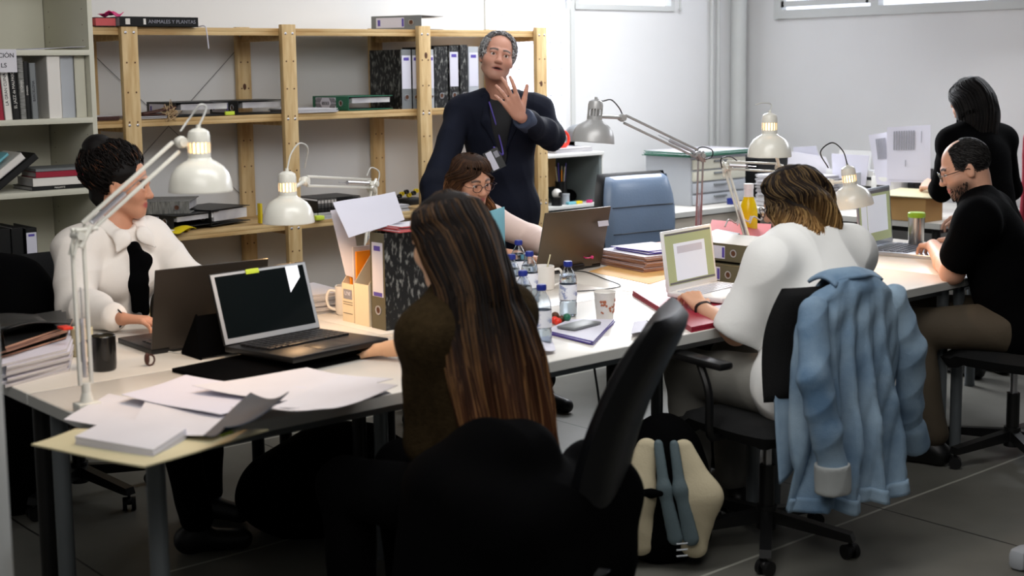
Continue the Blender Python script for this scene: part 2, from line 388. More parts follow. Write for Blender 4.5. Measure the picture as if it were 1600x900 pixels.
for z in (.9, 2.4): b.cyl((p.x, YW-.07, z), (p.x, YW-.07, z+.04), .06, seg=24)
o = b.build('heating_pipe', 'trim'); tag(o, 'white painted vertical pipe standing in the corner of the two walls', 'pipe')
b = MB()
for px in (1112, 1122): q = at(px, 100, Y=YW-.02); b.cyl((q.x, YW-.02, 0), (q.x, YW-.02, ZC), .014, seg=10)
struct('trim_2', b, 'trim')
q = at(1063, 8, Y=YW-.02); b = MB(); b.cyl((q.x, YW-.02, z1+.5), (q.x, YW-.02, q.z-.03), .007, seg=8); b.sph((q.x, YW-.02, q.z-.03), .014)
tag(b.build('blind_cord', 'trim'), 'white blind cord with knob hanging from the upper window', 'cord')
struct('baseboard_back', MB().box(((X0+XW)/2, YW-.006, .04), (XW-X0, .012, .08)), 'trim', smooth=False)
struct('baseboard_right', MB().box((XW-.006, (Y0+YW)/2, .04), (.012, YW-Y0, .08)), 'trim', smooth=False)
# the blurred upright at the left edge of the view
q = at(6, 600, Y=2.6)
b = MB(); b.box((q.x-.06*.65-.0, 2.6+.06*.76, ZC/2), (.08, .08, ZC), rot=(0, 0, R(49.3)), bev=.006); struct('trim_1', b, 'trim')

# ------------------------------------------------------------------ tables
def table(x0, y0, x1, y1, label, group, legm='gleg', h=TT, th=.034, name='work_table', legs=(1, 1, 1, 1)):
    t = thing(name, label, 'table', ((x0+x1)/2, (y0+y1)/2, 0), 0, group); w, d = (x1-x0)/2, (y1-y0)/2
    MB().box((0, 0, h-th/2), (2*w-.004, 2*d-.004, th), bev=.003).build('tabletop', 'table', t)
    b = MB()
    for s in (-1, 1): b.box((0, s*(d-.001), h-th/2-.0005), (2*w-.004, .004, th-.003)); b.box((s*(w-.001), 0, h-th/2-.0005), (.004, 2*d-.004, th-.003))
    b.build('edge_band', 'tedge', t, smooth=False)
    b = MB(); 
    for s in (-1, 1): b.box((0, s*(d-.06), h-th-.016), (2*w-.16, .02, .03)); b.box((s*(w-.06), 0, h-th-.016), (.02, 2*d-.16, .03))
    b.build('under_frame', legm, t, smooth=False)
    k = 0
    for sx, sy in ((-1, -1), (1, -1), (1, 1), (-1, 1)):
        if legs[k]:
            b = MB(); x, y = sx*(w-.06), sy*(d-.06)
            b.cyl((x, y, .012), (x, y, h-th), .024, seg=20); b.cyl((x, y, 0), (x, y, .014), .026, seg=16); b.box((x, y, h-th-.004), (.1, .1, .008), bev=.002)
            b.build('leg', legm, t)
        k += 1
    return t
TX = [1.41, 2.61, 3.81, 5.01, 6.21]
fl = ['white work table at the near left end of the front row, under the loose papers', 'white work table in the front row with the water bottles on it',
      'white work table in the front row with the small white laptop and red folder', 'white work table at the far right end of the front row, under the silver laptop']
for i in range(4): table(TX[i], 3.0, TX[i+1], 3.70, fl[i], 'work tables of the front row', 'gleg')
bl = ['white table at the left of the back row before the woman in the white blouse', 'white work table in the back row behind the water bottles, under the rear laptop', 'white work table in the back row carrying paper stacks, ring binders and desk lamps']
for i in range(3): table(TX[i], 3.706, TX[i+1]+(.9 if i == 2 else 0), 4.50, bl[i], 'work tables of the back row', 'kleg')
table(6.62, 4.12, 7.66, 5.50, 'white side table along the right wall under paper trays and cardboard box', None, 'kleg')
t = table(5.95, 5.56, 7.66, 6.30, 'white desk against the back wall below the pipe, under the grey drawer unit', None, 'gleg')
MB().box((0, -.35, .52), (1.6, .018, .36), bev=.004).build('modesty_panel', 'cardboard' if 0 else mat('beige_panel', (176, 168, 156), .6, vary=.04), t)

# ------------------------------------------------------------------ pine shelving
PX_ = [2.805+.838*i for i in range(4)]
SZ = [1.822, 1.402, .856, .30]      # board tops
t = thing('pine_shelf_unit', 'open pine shelf unit with bracing wires standing against the white back wall', 'shelf', (PX_[0], 5.9, 0))
tm = Matrix.Translation((-PX_[0], -5.9, 0))
for i, x in enumerate(PX_):
    for front in (1, 0):
        b = MB(tm); y = 5.9+.016 if front else 6.36
        b.box((x, y, .92), (.078, .032, 1.84), bev=.002); o = b.build('upright', 'woodv', t)
        b = MB(tm); yy = y-.0165
        for k in range(13):
            z = 1.66-.135*k
            if z < .05: break
            for s in (-.02, .02): b.cyl((x+s, yy-.0005, z), (x+s, yy+.004, z), .0042, seg=8, mi=0)
        for z in SZ:
            for s in (-.02, .02): b.sph((x+s, yy, z-.026), .0068, (1, .35, 1), mi=1, u=8, v=6)
        for k in range(2): b.sph((x+random.uniform(-.02, .02), yy+.0005, random.uniform(.5, 1.75)), .013, (.8, .06, 1.3), mi=2, u=10, v=6)
        b.build('screw_row', ['knot', 'screw', 'knot'], o)
    for z in SZ:
        b = MB(tm); b.box((x, 6.13, z-.04), (.03, .43, .04), bev=.002); b.build('cross_bearer', 'wood', t)
for z in SZ:
    for i in range(4):
        xa_, xb_ = (2.64 if i == 0 else PX_[i-1]+.003), PX_[i]-.003
        b = MB(tm); 
        for j in range(5):
            yj = 5.935+.09*j
            b.box(((xa_+xb_)/2, yj+.042, z-.009), (xb_-xa_, .085, .018), bev=.002)
        b.box(((xa_+xb_)/2, 5.945, z-.027), (xb_-xa_, .02, .018), bev=.001)
        b.build('shelf_board', 'wood', t)
for i in (0, 1):
    xa_, xb_ = (2.2, 2.805) if i == 0 else (2.805, 3.64)
    for s in ((1.74, .95), (.95, 1.74)):
        b = MB(tm); b.cyl((2.66 if i == 0 and 0 else xa_+(.46 if i == 0 else 0), 6.385, s[0]+(s[1]-s[0])*(.76 if i == 0 else 0)), (xb_, 6.385, s[1]), .0018, seg=6); b.build('bracing_wire', 'wire', t)

# ------------------------------------------------------------------ white bookcase on the left
BX1 = 2.628; BX0 = 1.83
t = thing('bookcase', 'tall cream white bookcase full of books at the left of the back wall', 'bookcase', (BX0, 5.88, 0)); tm = Matrix.Translation((-BX0, -5.88, 0))
for x in (BX0+.012, BX1-.012): MB(tm).box((x, 6.14, 1.2), (.022, .50, 2.4), bev=.001).build('side_panel', 'bcase', t)
b = MB(tm); b.box(((BX0+BX1)/2, 6.383, 1.2), (BX1-BX0-.05, .01, 2.4)); b.build('back_panel', 'bcase', t)
BZ = [at(60, 78, Y=5.9).z, at(60, 186, Y=5.9).z, at(60, 299, Y=5.9).z]; BZ += [BZ[2]-.36, .1, 2.12, 2.39]
for z in BZ: MB(tm).box(((BX0+BX1)/2, 6.13, z-.012), (BX1-BX0-.046, .49, .024), bev=.001).build('shelf_board', 'bcase', t)
b = MB(tm)
for k in range(26):
    z = .5+.07*k
    for y in (5.95, 6.32): b.cyl((BX1-.0235, y, z), (BX1-.0225, y, z), .003, seg=6)
b.build('peg_holes', 'knot', t)

# ------------------------------------------------------------------ grey cabinet behind the standing man
cx0, cx1 = at(840, 300, Y=5.95).x, at(941, 300, Y=5.95).x; cz = at(920, 238, Y=5.95).z
t = thing('open_cabinet', 'small open cabinet with white edges and grey inside, behind the standing man', 'cabinet', (cx0, 5.95, 0)); tm = Matrix.Translation((-cx0, -5.95, 0))
CZ = [cz, at(920, 318, Y=5.95).z, at(920, 388, Y=5.95).z]
for x, m_ in ((cx0+.01, 'grey_in'), (cx1-.01, 'grey_in')): MB(tm).box((x, 6.165, cz/2), (.018, .42, cz-.02), bev=.001).build('side_panel', m_, t)
MB(tm).box((cx1+.004, 6.165, cz/2), (.010, .43, cz)).build('outer_panel', 'white', t)
MB(tm).box(((cx0+cx1)/2, 6.375, cz/2), (cx1-cx0-.03, .01, cz-.05)).build('back_panel', 'grey_in', t)
MB(tm).box(((cx0+cx1)/2, 6.155, cz-.01), (cx1-cx0+.02, .43, .02), bev=.002).build('top_board', 'white', t)
for z in CZ[1:]+[.12]: MB(tm).box(((cx0+cx1)/2, 6.155, z-.01), (cx1-cx0-.04, .41, .02), bev=.001).build('shelf_board', 'white', t)
# ------------------------------------------------------------------ builders for the small things
def LY(rz=0, roll=0):      # a binder or book lying flat, spine towards -X, its foot towards -Y
    m = Matrix(((0, 1, 0), (0, 0, 1), (1, 0, 0)))
    return (Matrix.Rotation(R(rz), 3, 'Z') @ Matrix.Rotation(R(roll), 3, 'Y') @ m).to_euler()
def binder(label, loc, rot=0, w=.075, h=.32, d=.285, cover='kbind', spine=None, lab=True, text=None, group=None, cat='ring binder', fill=.75, stripe=True, labw=.72):
    t = thing('ring_binder', label, cat, loc, rot, group); th = .0035
    b = MB(); b.box((0, d/2, h/2), (th, d, h), mi=0) if 0 else None
    for s in (-1, 1): b.box((s*(w/2-th/2), d/2, h/2), (th, d, h), bev=.001, mi=0)
    b.box((0, th/2, h/2), (w-.001, th, h), bev=.001, mi=1); b.build('cover', [cover, spine or cover], t, smooth=False)
    MB().box((w*(.5-fill/2)-w*.06, d/2+.01, h/2), (w*fill-.01, d-.045, h-.022)).build('paper_block', 'pages', t, smooth=False)
    if lab:
        o = MB().box((0, -.0006, h*.62), (w*labw, .0012, h*.56)).build('spine_label', 'label', t, smooth=False)
        b = MB(); b.box((0, -.0016, h*.84), (w*labw*.6, .0008, h*.05)); 
        if stripe: b.box((0, -.0016, h*.365), (w*labw*.8, .0008, h*.04))
        b.build('label_print', 'purple', o, smooth=False)
        if text: lettering(text, w*.34, 'ink', t, (0, -.003, h*.62), (R(90), R(-90), 0))
    b = MB(); m = Matrix.Rotation(R(90), 4, 'X'); z = h*.2; r = min(.016, w*.26)
    b.lathe([(r, 0), (r, .003), (r*.72, .003), (r*.68, .0005)], (0, 0, z), 20, mtx=m, mi=0); b.lathe([(r*.7, .0008), (0, .0008)], (0, 0, z), 20, mtx=m, mi=1)
    b.build('finger_ring', ['screw', 'knot'], t)
    return t
def book(label, loc, rot=0, w=.03, h=.24, d=.17, cover='kbind', text=None, tm='ceramic', group=None, name='book', pages='pages', cat='book', ts=.55):
    t = thing(name, label, cat, loc, rot, group); th = .0025
    b = MB()
    for s in (-1, 1): b.box((s*(w/2-th/2), d/2, h/2), (th, d, h))
    b.box((0, th/2, h/2), (w, th, h), bev=.0008); b.build('cover', cover, t, smooth=False)
    MB().box((0, d/2, h/2), (w-2*th, d-.006, h-.008)).build('page_block', pages, t, smooth=False)
    if text: lettering(text, w*ts, tm, t, (0, -.0012, h*.5), (R(90), R(-90), 0), depth=.0004)
    return t
def sheets(name, label, cat, corners, n=6, th=.003, mats='pages', jitter=.01, group=None, top=None, edge=None):
    """a pile of n loose leaves over the quadrilateral of corners (world points at its underside)"""
    c = sum((Vector(p) for p in corners), Vector())/4; t = thing(name, label, cat, c, 0, group)
    rr = random.Random(str(corners)); q = [Vector(p)-c for p in corners]
    b = MB()
    for k in range(n):
        a = rr.uniform(-jitter*6, jitter*6); o = Vector((rr.uniform(-jitter, jitter), rr.uniform(-jitter, jitter), 0)); m = Matrix.Rotation(a, 3, 'Z')
        z0 = k*th; pts = [m @ p + o for p in q]; vs = []
        for z in (z0, z0+th*.9): vs.append([b.b.verts.new((p.x, p.y, p.z+z)) for p in pts])
        f = b.b.faces.new(vs[1]); f.material_index = 0; f = b.b.faces.new(vs[0][::-1]); f.material_index = 0
        for i in range(4): f = b.b.faces.new((vs[0][i], vs[0][(i+1) % 4], vs[1][(i+1) % 4], vs[1][i])); f.material_index = 1
    b.build('leaves', [top or 'paper', mats], t, smooth=False)
    return t
def loose(name, label, cat, corners, mats='paper', wav=.006, group=None, th=.0012, seed=1, lift=(0, 0, 0, 0), nu=14):
    """one slightly curled sheet"""
    c = sum((Vector(p) for p in corners), Vector())/4; q = [Vector(p)-c for p in corners]; rr = random.Random(seed); ph = [rr.uniform(0, 6.28) for _ in range(4)]
    def fn(u, v):
        p = q[0]*(1-u)*(1-v)+q[1]*u*(1-v)+q[2]*u*v+q[3]*(1-u)*v
        z = wav*(1+.5*math.sin(u*5+ph[0])+.5*math.sin(v*4+ph[1])) + lift[0]*((1-u)*(1-v))**2+lift[1]*(u*(1-v))**2+lift[2]*(u*v)**2+lift[3]*((1-u)*v)**2
        return (p.x, p.y, p.z+z)
    b = MB(); b.grid(fn, nu, nu, th); o = b.build(name, mats, None, ang=40); o.location = c
    return tag(o, label, cat, group)
def bar2(b, p0, p1, r, off, seg=8):
    b.cyl(Vector(p0)+off, Vector(p1)+off, r, seg=seg)
def desk_lamp(label, base, elbow, head, shade, axis, on=True, cable=None, body='lamp', cab='cable', group='desk lamps clamped to the tables', power=14, clamp=True, r=.086, scale=1):
    base, elbow, head, shade = map(Vector, (base, elbow, head, shade)); t = thing('desk_lamp', label, 'lamp', base, 0, group); tm = Matrix.Translation(-base)
    side = (elbow-base).cross(head-elbow); side.z = 0
    if side.length < 1e-4: side = Vector((1, 0, 0))
    side.normalize(); pl = (head-elbow).normalized(); lo = (elbow-base).normalized()
    pu = pl.cross(side).normalized(); pw = lo.cross(side).normalized()
    b = MB(tm); b.box(base+Vector((0, 0, .012)), (.062, .05, .024), bev=.005); b.cyl(base+Vector((0, 0, .02)), base+lo*.075, .012, seg=14)
    b.cyl(base+Vector((0, 0, .02)), base+Vector((0, 0, .05)), .02, .012, seg=16); b.build('base_clamp', body, t)
    A, Bp = base+lo*.07, elbow-lo*.02
    for k, (p, q, u) in enumerate(((A, Bp, pw), (elbow+pl*.03, head-pl*.02, pu))):
        b = MB(tm)
        for s in (-1, 1):
            b.box(((p+q)/2)+u*s*.016, (.009, .009, (q-p).length), rot=(q-p).to_track_quat('Z', 'Y').to_matrix().to_4x4(), bev=.001)
        b.build('lower_arm' if k == 0 else 'upper_arm', body, t)
        b = MB(tm); n = 46; f = .42 if k == 0 else .36; s0 = p if k == 0 else p; L_ = (q-p).length*f; d = (q-p).normalized()
        pts = []
        for i in range(n*6):
            a = i/6*2*math.pi; pts.append(s0 + d*(.02+L_*i/(n*6)) + side*(.0065*math.cos(a)) + u*(.0065*math.sin(a)))
        b.tube(pts, .0014, seg=4); b.cyl(s0+d*(.02+L_), s0+d*(.10+L_), .0016, seg=6); b.build('tension_spring', 'screw', t)
    b = MB(tm)
    for s in (-1, 1):
        o = side*s*.012; pts = [elbow-lo*.05, elbow+pw*.03, elbow+pl*.055, elbow-pu*.03]
        b.prism([(0, 0), (1, 0), (.5, 1)], 'z', 0, 0) if 0 else None
        b.cyl(elbow-lo*.03+o, elbow+pl*.04+o, .008, seg=8); b.cyl(elbow+o+pu*.018-pl*.0, elbow+o+pl*.05-pu*.018, .005, seg=8); b.cyl(elbow+o+lo*.01, elbow+o-lo*.05+pw*.018, .005, seg=8)
    b.cyl(elbow-side*.022, elbow+side*.022, .011, seg=14); b.build('elbow_joint', body, t)
    ax = Vector(axis).normalized()      # from cap down to the rim
    rot = (-ax).to_track_quat('Z', 'Y').to_matrix().to_4x4(); top = shade-ax*.175*scale
    b = MB(tm); b.cyl(head-side*.016, head+side*.016, .013, seg=14); att = shade-ax*.105*scale; b.cyl(head, att+(head-att).normalized()*.024, .007, seg=10); b.sph(head, .017)
    b.build('head_joint', body, t)
    m = Matrix.Translation(shade-base) @ rot @ Matrix.Scale(scale, 4)
    s = r/.086; b = MB(m)
    outp = [(.0862, 0), (.0868, .002), (.0862, .006), (.0835, .028), (.076, .050), (.063, .068), (.046, .080), (.034, .086), (.0305, .092)]
    inp = [(.028, .091), (.0325, .0845), (.0445, .078), (.061, .0665), (.074, .0488), (.0815, .0275), (.0842, .006), (.0845, 0), (.0862, 0)]
    pr = [(a*s, z) for a, z in outp+inp]; b.lathe(pr, seg=48, mis=[0]*len(outp)+[1]*(len(inp)))
    b.build('lamp_shade', [body, 'lampin'], t)
    b = MB(m); b.lathe([(.0305, .090), (.0305, .106), (.0275, .106), (.0275, .090)], seg=32); b.lathe([(.0302, .134), (.0302, .152), (.027, .164), (.016, .171), (.006, .173), (0, .173)], seg=32); b.lathe([(.0275, .134), (.0275, .150), (.0, .160)], seg=32)
    for k in range(16):
        a = 2*math.pi*k/16; b.box((.029*math.cos(a), .029*math.sin(a), .120), (.003, .0052, .032), rot=(0, 0, a))
    b.cyl((0, 0, .170), (0, 0, .182), .006, seg=12); b.build('socket_housing', body, t)
    b = MB(m); b.lathe([(0, .158), (.019, .156), (.019, .096), (.013, .09), (.0, .088)], seg=24); b.build('bulb_holder', 'bulb' if on else 'lampsil', t)
    b = MB(m); b.sph((0, 0, .058), .026, (1, 1, 1.1)); b.cyl((0, 0, .075), (0, 0, .095), .014, seg=16); b.build('light_bulb', 'bulb' if on else 'wplastic', t)
    if on:
        l = bpy.data.lights.new('bulb_light', 'SPOT'); l.energy = power; l.color = (1, .6, .3); l.shadow_soft_size = .03; l.spot_size = R(150); l.spot_blend = .5
        o = bpy.data.objects.new('bulb_light', l); COL.objects.link(o); o.parent = t; o.matrix_local = Matrix.Translation((shade+ax*.004)-base) @ rot
    if cable:
        b = MB(tm); b.tube(curve3([top]+[Vector(c) for c in cable], 8), .0028, seg=6); b.build('power_cable', cab, t)
    return t
def laptop(label, loc, rz, w=.36, d=.25, lid=.24, tilt=18, body='laptop', deck=None, keys='key', screen='glassk', bez='kplastic', pitch=0, page=None, name='laptop', nk=(14, 5), kh=.0035, feet=True):
    t = thing(name, label, 'laptop', loc, (R(pitch), 0, R(rz))); th = .018; deck = deck or body
    MB().box((0, -d/2, th/2), (w, d, th), bev=.004).build('base', deck, t)
    b = MB(); kw, kd = w*.84, d*.46; nx, ny = nk; x0 = -kw/2; y0 = -d*.10-kd
    for j in range(ny):
        for i in range(nx):
            if j == 0 and 3 <= i <= 8:
                if i == 3: b.box((x0+kw*(6/nx), y0+kd*.5/ny, th+kh/2), (kw/nx*5.8, kd/ny*.78, kh), bev=.001)
                continue
            b.box((x0+kw*(i+.5)/nx, y0+kd*(j+.5)/ny, th+kh/2), (kw/nx*.82, kd/ny*.8, kh), bev=.0012)
    b.build('keyboard', keys, t)
    MB().box((0, -d*.79, th+.0004), (w*.28, d*.28, .0012), bev=.0004).build('trackpad', deck if deck == 'kplastic' else 'alu', t)
    m = Matrix.Translation((0, -.004, th)) @ Matrix.Rotation(R(-tilt), 4, 'X'); b = MB(m); b.box((0, .004, lid/2), (w, .008, lid), bev=.003); b.cyl((-w*.35, .004, -.002), (w*.35, .004, -.002), .006, seg=10)
    ld = b.build('lid', body, t)
    b = MB(m); b.box((0, -.0006, lid/2), (w*.985, .0014, lid*.97), bev=.0005); b.build('screen_bezel', bez, t)
    b = MB(m); b.box((0, -.0016, lid*.52), (w*.92, .0012, lid*.86)); b.build('screen', screen, t, smooth=False)
    if page:
        b = MB(m); ms = []
        for i, (x, z, pw, ph, mm) in enumerate(page): b.box((x*w, -.0024-.0004*i, z*lid), (pw*w, .0006, ph*lid), mi=i); ms.append(mm)
        b.build('image_or_reflection', ms, t, smooth=False)
    return t, m
def bottle(label, x, y, full=.9, group='half litre water bottles on the tables', rz=0, tilt=None):
    t = thing('water_bottle', label, 'bottle', (x, y, TT), rz, group); pr = [(0, .004), (.02, .0), (.029, .003), (.0315, .010), (.0315, .05), (.030, .054), (.0315, .058), (.0315, .118), (.0305, .122), (.0315, .128), (.029, .142), (.022, .158), (.0145, .170), (.0125, .176), (.0125, .188)]
    inn = [(r-.0008, z) for r, z in pr[::-1] if r > 0]
    b = MB(); b.lathe(pr+inn+[(0, .0055)], seg=28); b.build('bottle_body', 'pet', t)
    zt = .16*full; wp = [(0, .006), (.0295, .006)]+[(r-.0014, z) for r, z in pr[3:] if z < zt]+[(max(r-.0014 for r, z in pr if abs(z-zt) < .03), zt), (0, zt)]
    MB().lathe(wp, seg=24).build('water', 'water', t)
    MB().lathe([(.0318, .062), (.0321, .064), (.0321, .114), (.0318, .116)], seg=28).build('wrap_label', 'petlabel', t)
    b = MB(); b.lathe([(.0145, .178), (.0152, .180), (.0152, .194), (.0138, .197), (0, .197)], seg=28)
    for k in range(24): a = k*math.pi/12; b.box((.0153*math.cos(a), .0153*math.sin(a), .187), (.0012, .0012, .013), rot=(0, 0, a))
    b.build('cap', 'blue', t)
    return t
def mug(label, x, y, rz=0, r=.041, h=.095, m='ceramic', inner=None, cat='mug', name='mug', z=TT, handle=True):
    t = thing(name, label, cat, (x, y, z), rz); MB().lathe([(0, 0), (r*.85, 0), (r*.95, .004), (r, .02), (r, h-.002), (r-.0015, h), (r-.003, h-.002), (r-.0035, .008), (0, .006)], seg=36).build('cup_body', m, t)
    if inner: MB().lathe([(0, h-.012), (r-.004, h-.012)], seg=32).build('drink', inner, t)
    if handle: MB().tube(curve3([(r-.002, 0, h*.82), (r+.02, 0, h*.84), (r+.03, 0, h*.58), (r+.022, 0, h*.28), (r-.003, 0, h*.16)], 6), .0052, seg=10).build('handle', m, t)
    return t
def office_chair(label, loc, heading, base_rot=0, seat_m='chairmesh', back='plain', bw=.46, bz=(.56, 1.02), by=-.24, lean=10, arms=True, bt=.07, sz=.47, shiny=False, group=None, curve=.05, seat_d=.46, bow=.04):
    t = thing('office_chair', label, 'chair', (loc[0], loc[1], 0), R(heading-90), group)
    for k in range(5):
        a = R(base_rot+72*k); d = Vector((math.cos(a), math.sin(a), 0)); b = MB(); rm = Matrix.Rotation(a, 4, 'Z')
        q = [(.02, .085), (.03, .125), (.29, .085), (.30, .06), (.28, .058)]
        b.M = rm; b.prism([(x, z) for x, z in q], 'y', -.019, .019); o = b.build('base_leg', 'kplastic', t, smooth=False)
        b = MB(); c = d*.285; s = Vector((-d.y, d.x, 0)); e = Vector((math.cos(a+.9), math.sin(a+.9), 0))
        b.cyl(c+Vector((0, 0, .03)), c+Vector((0, 0, .075)), .006, seg=8)
        for sg in (-1, 1): b.cyl(c+e*.008*sg+Vector((0, 0, .0245)), c+e*.024*sg+Vector((0, 0, .0245)), .0245, seg=18)
        b.sph(c+Vector((0, 0, .034)), .022, (1, 1, .7)); b.build('caster', 'kplastic', o)
    b = MB(); b.cyl((0, 0, .06), (0, 0, .14), .034, seg=18); b.cyl((0, 0, .14), (0, 0, .28), .026, seg=18); b.cyl((0, 0, .28), (0, 0, sz-.08), .015, seg=14, mi=1); b.box((0, -.02, sz-.07), (.16, .24, .03), bev=.006); b.build('column', ['kplastic', 'screw'], t)
    def fs(u, v):
        x, y = (u-.5)*.48, (v-.5)*seat_d; ex = 2*abs(u-.5); ey = 2*abs(v-.5); rr = (1-ex**6)*(1-ey**6)
        return (x*(1-.12*ey**3), y*(1-.08*ex**3), sz-.035+.035*rr**.35 - (.015 if v > .85 else 0)+.012*ex**2)
    b = MB(); b.grid(fs, 16, 16, .055); b.build('seat', seat_m, t, ang=60)
    h = bz[1]-bz[0]
    def mk(front):
        def f(u, v):
            ex = 2*abs(u-.5); ey = 2*abs(v-.5); wv = bw*(.5-.5*0)*(1-.16*max(0, v-.5)**2*4 - .08*(1-v)**2); rnd = max(0, (1-ex**5)*(1-ey**8))**.5
            x = (u-.5)*2*wv; z = bz[0]+h*v; y = by - math.tan(R(lean))*h*v + curve*math.sin(math.pi*v*.9)*.9*(.6) + bow*ex**2
            return (x, y + (bt*.5*rnd if front else -bt*.5*rnd), z)
        return f
    b = MB(); b.grid(mk(True), 22, 26); b.grid(mk(False), 22, 26); bmesh.ops.remove_doubles(b.b, verts=b.b.verts, dist=.0008); o = b.build('backrest', seat_m, t, ang=60)
    if back == 'padded':
        b = MB(Matrix.Translation((0, by-math.tan(R(lean))*h*.5-.03, (bz[0]+bz[1])/2)) @ Matrix.Diagonal((1.09, .75, 1.06, 1)) @ Matrix.Translation((0, -by+math.tan(R(lean))*h*.5-.02, -(bz[0]+bz[1])/2))); b.grid(mk(True), 18, 20); b.grid(mk(False), 18, 20); bmesh.ops.remove_doubles(b.b, verts=b.b.verts, dist=.0008); b.build('back_shell', 'kplastic', t, ang=60)
        for v in (.36, .66):
            b = MB(); b.tube([Vector(mk(True)(u/14, v))+Vector((0, .001, 0)) for u in range(1, 14)], .003, seg=6); b.build('seam', 'kplastic', o)
    b = MB(); b.tube([(0, -.1, sz-.07), (0, by-.06, sz-.06), (0, by-.075, sz+.06), (0, by-.05-.01, bz[0]+.12)], .018, seg=10); b.build('back_support', 'kplastic', t)
    if arms:
        for s in (-1, 1):
            b = MB(); b.tube(curve3([(s*.2, 0, sz-.06), (s*.27, -.02, sz-.04), (s*.285, -.03, sz+.1), (s*.28, .02, sz+.19)], 5), .014, seg=8); b.box((s*.28, .02, sz+.2), (.06, .26, .026), bev=.01); b.build('armrest', 'kplastic', t)
    return t

# ------------------------------------------------------------------ books and files in the bookcase
z0 = BZ[1]
def bx(px): return at(px, 150, Y=5.93).x
row = [(-6, 3, .262, 'crimson', 'red book at the left edge of the upper bookshelf', None), (4, 16, .262, 'ceramic', 'white slim book with grey spine print leaning beside the black jazz book', 'LA GRAN CUINA'),
       (17, 28, .255, 'kbind', 'black book with bold white lettering on its spine', 'EL JAZZ de MALPASO'), (29, 38, .285, 'mottle', 'dark book with an ochre band on its spine', 'STORIES'),
       (38.5, 45, .25, 'kbind', 'thin black book between ochre banded book and grey book', 'EVASION'), (47, 57, .243, 'gbind', 'slim grey book next to the large pale albums', 'BARCELONA')]
for a, c, h, m_, lb, tx in row:
    x, x2 = bx(a), bx(c); o = book(lb, ((x+x2)/2, 5.915, z0), 0, w=x2-x, h=h, d=.2, cover=m_, text=tx, tm='ceramic' if m_ in ('kbind', 'mottle', 'crimson') else 'ink')
    o.rotation_euler = (0, R(-3 if a < 28 else -1), 0)
for a, c, h, m_, lb, y in ((60, 93, .285, 'ceramic', 'large white album standing proud in the upper bookshelf', 5.905), (94.5, 117, .283, 'lgbind', 'broad off-white album between the white album and the cream one', 5.93), (118.5, 136, .287, 'bcase', 'cream album at the right end of the upper bookshelf', 5.935)):
    x, x2 = bx(a), bx(c)
    if a == 60: x = x2-.062
    book(lb, ((x+x2)/2, y, z0), 0, w=x2-x, h=h, d=.27, cover=m_, name='album')
p = at(8, 95, Y=5.872); t = thing('shelf_sign', 'white paper sign with capital letters taped to the bookshelf edge', 'sign', (p.x, 5.872, p.z))
xr_ = at(26, 92, Y=5.872).x; x0_ = p.x-.22
MB().box(((x0_+xr_)/2-p.x, 0, .0), (xr_-x0_, .001, .098)).build('sheet', 'paper', t, smooth=False)
lettering('ACIÓN', .027, 'ink', t, (xr_-p.x-.010, -.0014, .022), (R(90), 0, 0), align='RIGHT'); lettering('LS', .027, 'ink', t, (xr_-p.x-.044, -.0014, -.020), (R(90), 0, 0), align='RIGHT')
loose('paper_sheet', 'curled violet sheets lying on the top board of the left bookcase', 'paper', [(2.25, 5.9, BZ[0]), (2.59, 5.89, BZ[0]), (2.6, 6.1, BZ[0]), (2.25, 6.1, BZ[0])], 'label', .006, lift=(0, .01, 0, 0), seed=5)
# second shelf: leaning books and a flat pile
z0 = BZ[2]
zz = z0
for w_, m_, lb, x_, d_ in ((.018, 'kbind', 'black book with white spine lettering at the bottom of the flat pile', 2.33, .22), (.036, 'ceramic', 'thick white-paged book on the black book in the flat pile', 2.335, .215), (.026, 'crimson', 'book with red and orange cover edge near the top of the flat pile', 2.35, .2), (.012, 'gbind', 'thin grey book topmost of the flat pile in the bookcase', 2.35, .21)):
    e = Matrix.Rotation(R(random.uniform(-3, 3)), 3, 'Z') @ Matrix(((0, 0, 1), (0, 1, 0), (-1, 0, 0)))
    book(lb, (x_, 5.93, zz+w_/2), e.to_euler(), w=w_, h=.25, d=d_, cover=m_, text='MUGARITZ' if w_ == .018 else None); zz += w_+.001
for k, (x_, a, w_, m_, lb) in enumerate(((2.335, 54, .03, 'kbind', 'dark grey book leaning against the flat pile'), (2.275, 54, .034, 'ceramic', 'white book leaning on the dark grey book'), (2.215, 52, .014, 'teal', 'thin blue edged book leaning behind the white book'), (2.175, 53, .03, 'orange', 'orange spined book leaning at the left end'))):
    h_ = .23; o = book(lb, (x_-.055, 5.925, z0+.012), (0, R(a), 0), w=w_, h=h_, d=.2, cover=m_)
    o.location = (2.19-.06*k-.02, 5.925, z0+.02+.004*k)
binder('white labelled black box file standing on the low shelf of the bookcase', (at(46, 340, Y=5.93).x, 5.92, BZ[3]), 0, w=.05, h=.20, d=.26, cover='kbind', lab=True, labw=.9)
for k in range(4): binder(['black box file directly left of the white labelled one on the low bookshelf', 'second black box file left of the white labelled one, low bookshelf', 'third black box file left of the white labelled one, low bookshelf', 'leftmost black box file on the low bookshelf, at the frame edge'][k], (at(46, 340, Y=5.93).x-.06-.056*k, 5.925, BZ[3]), 0, w=.052, h=.205, d=.26, cover='kbind', lab=False, group='dark box files on the low bookshelf')

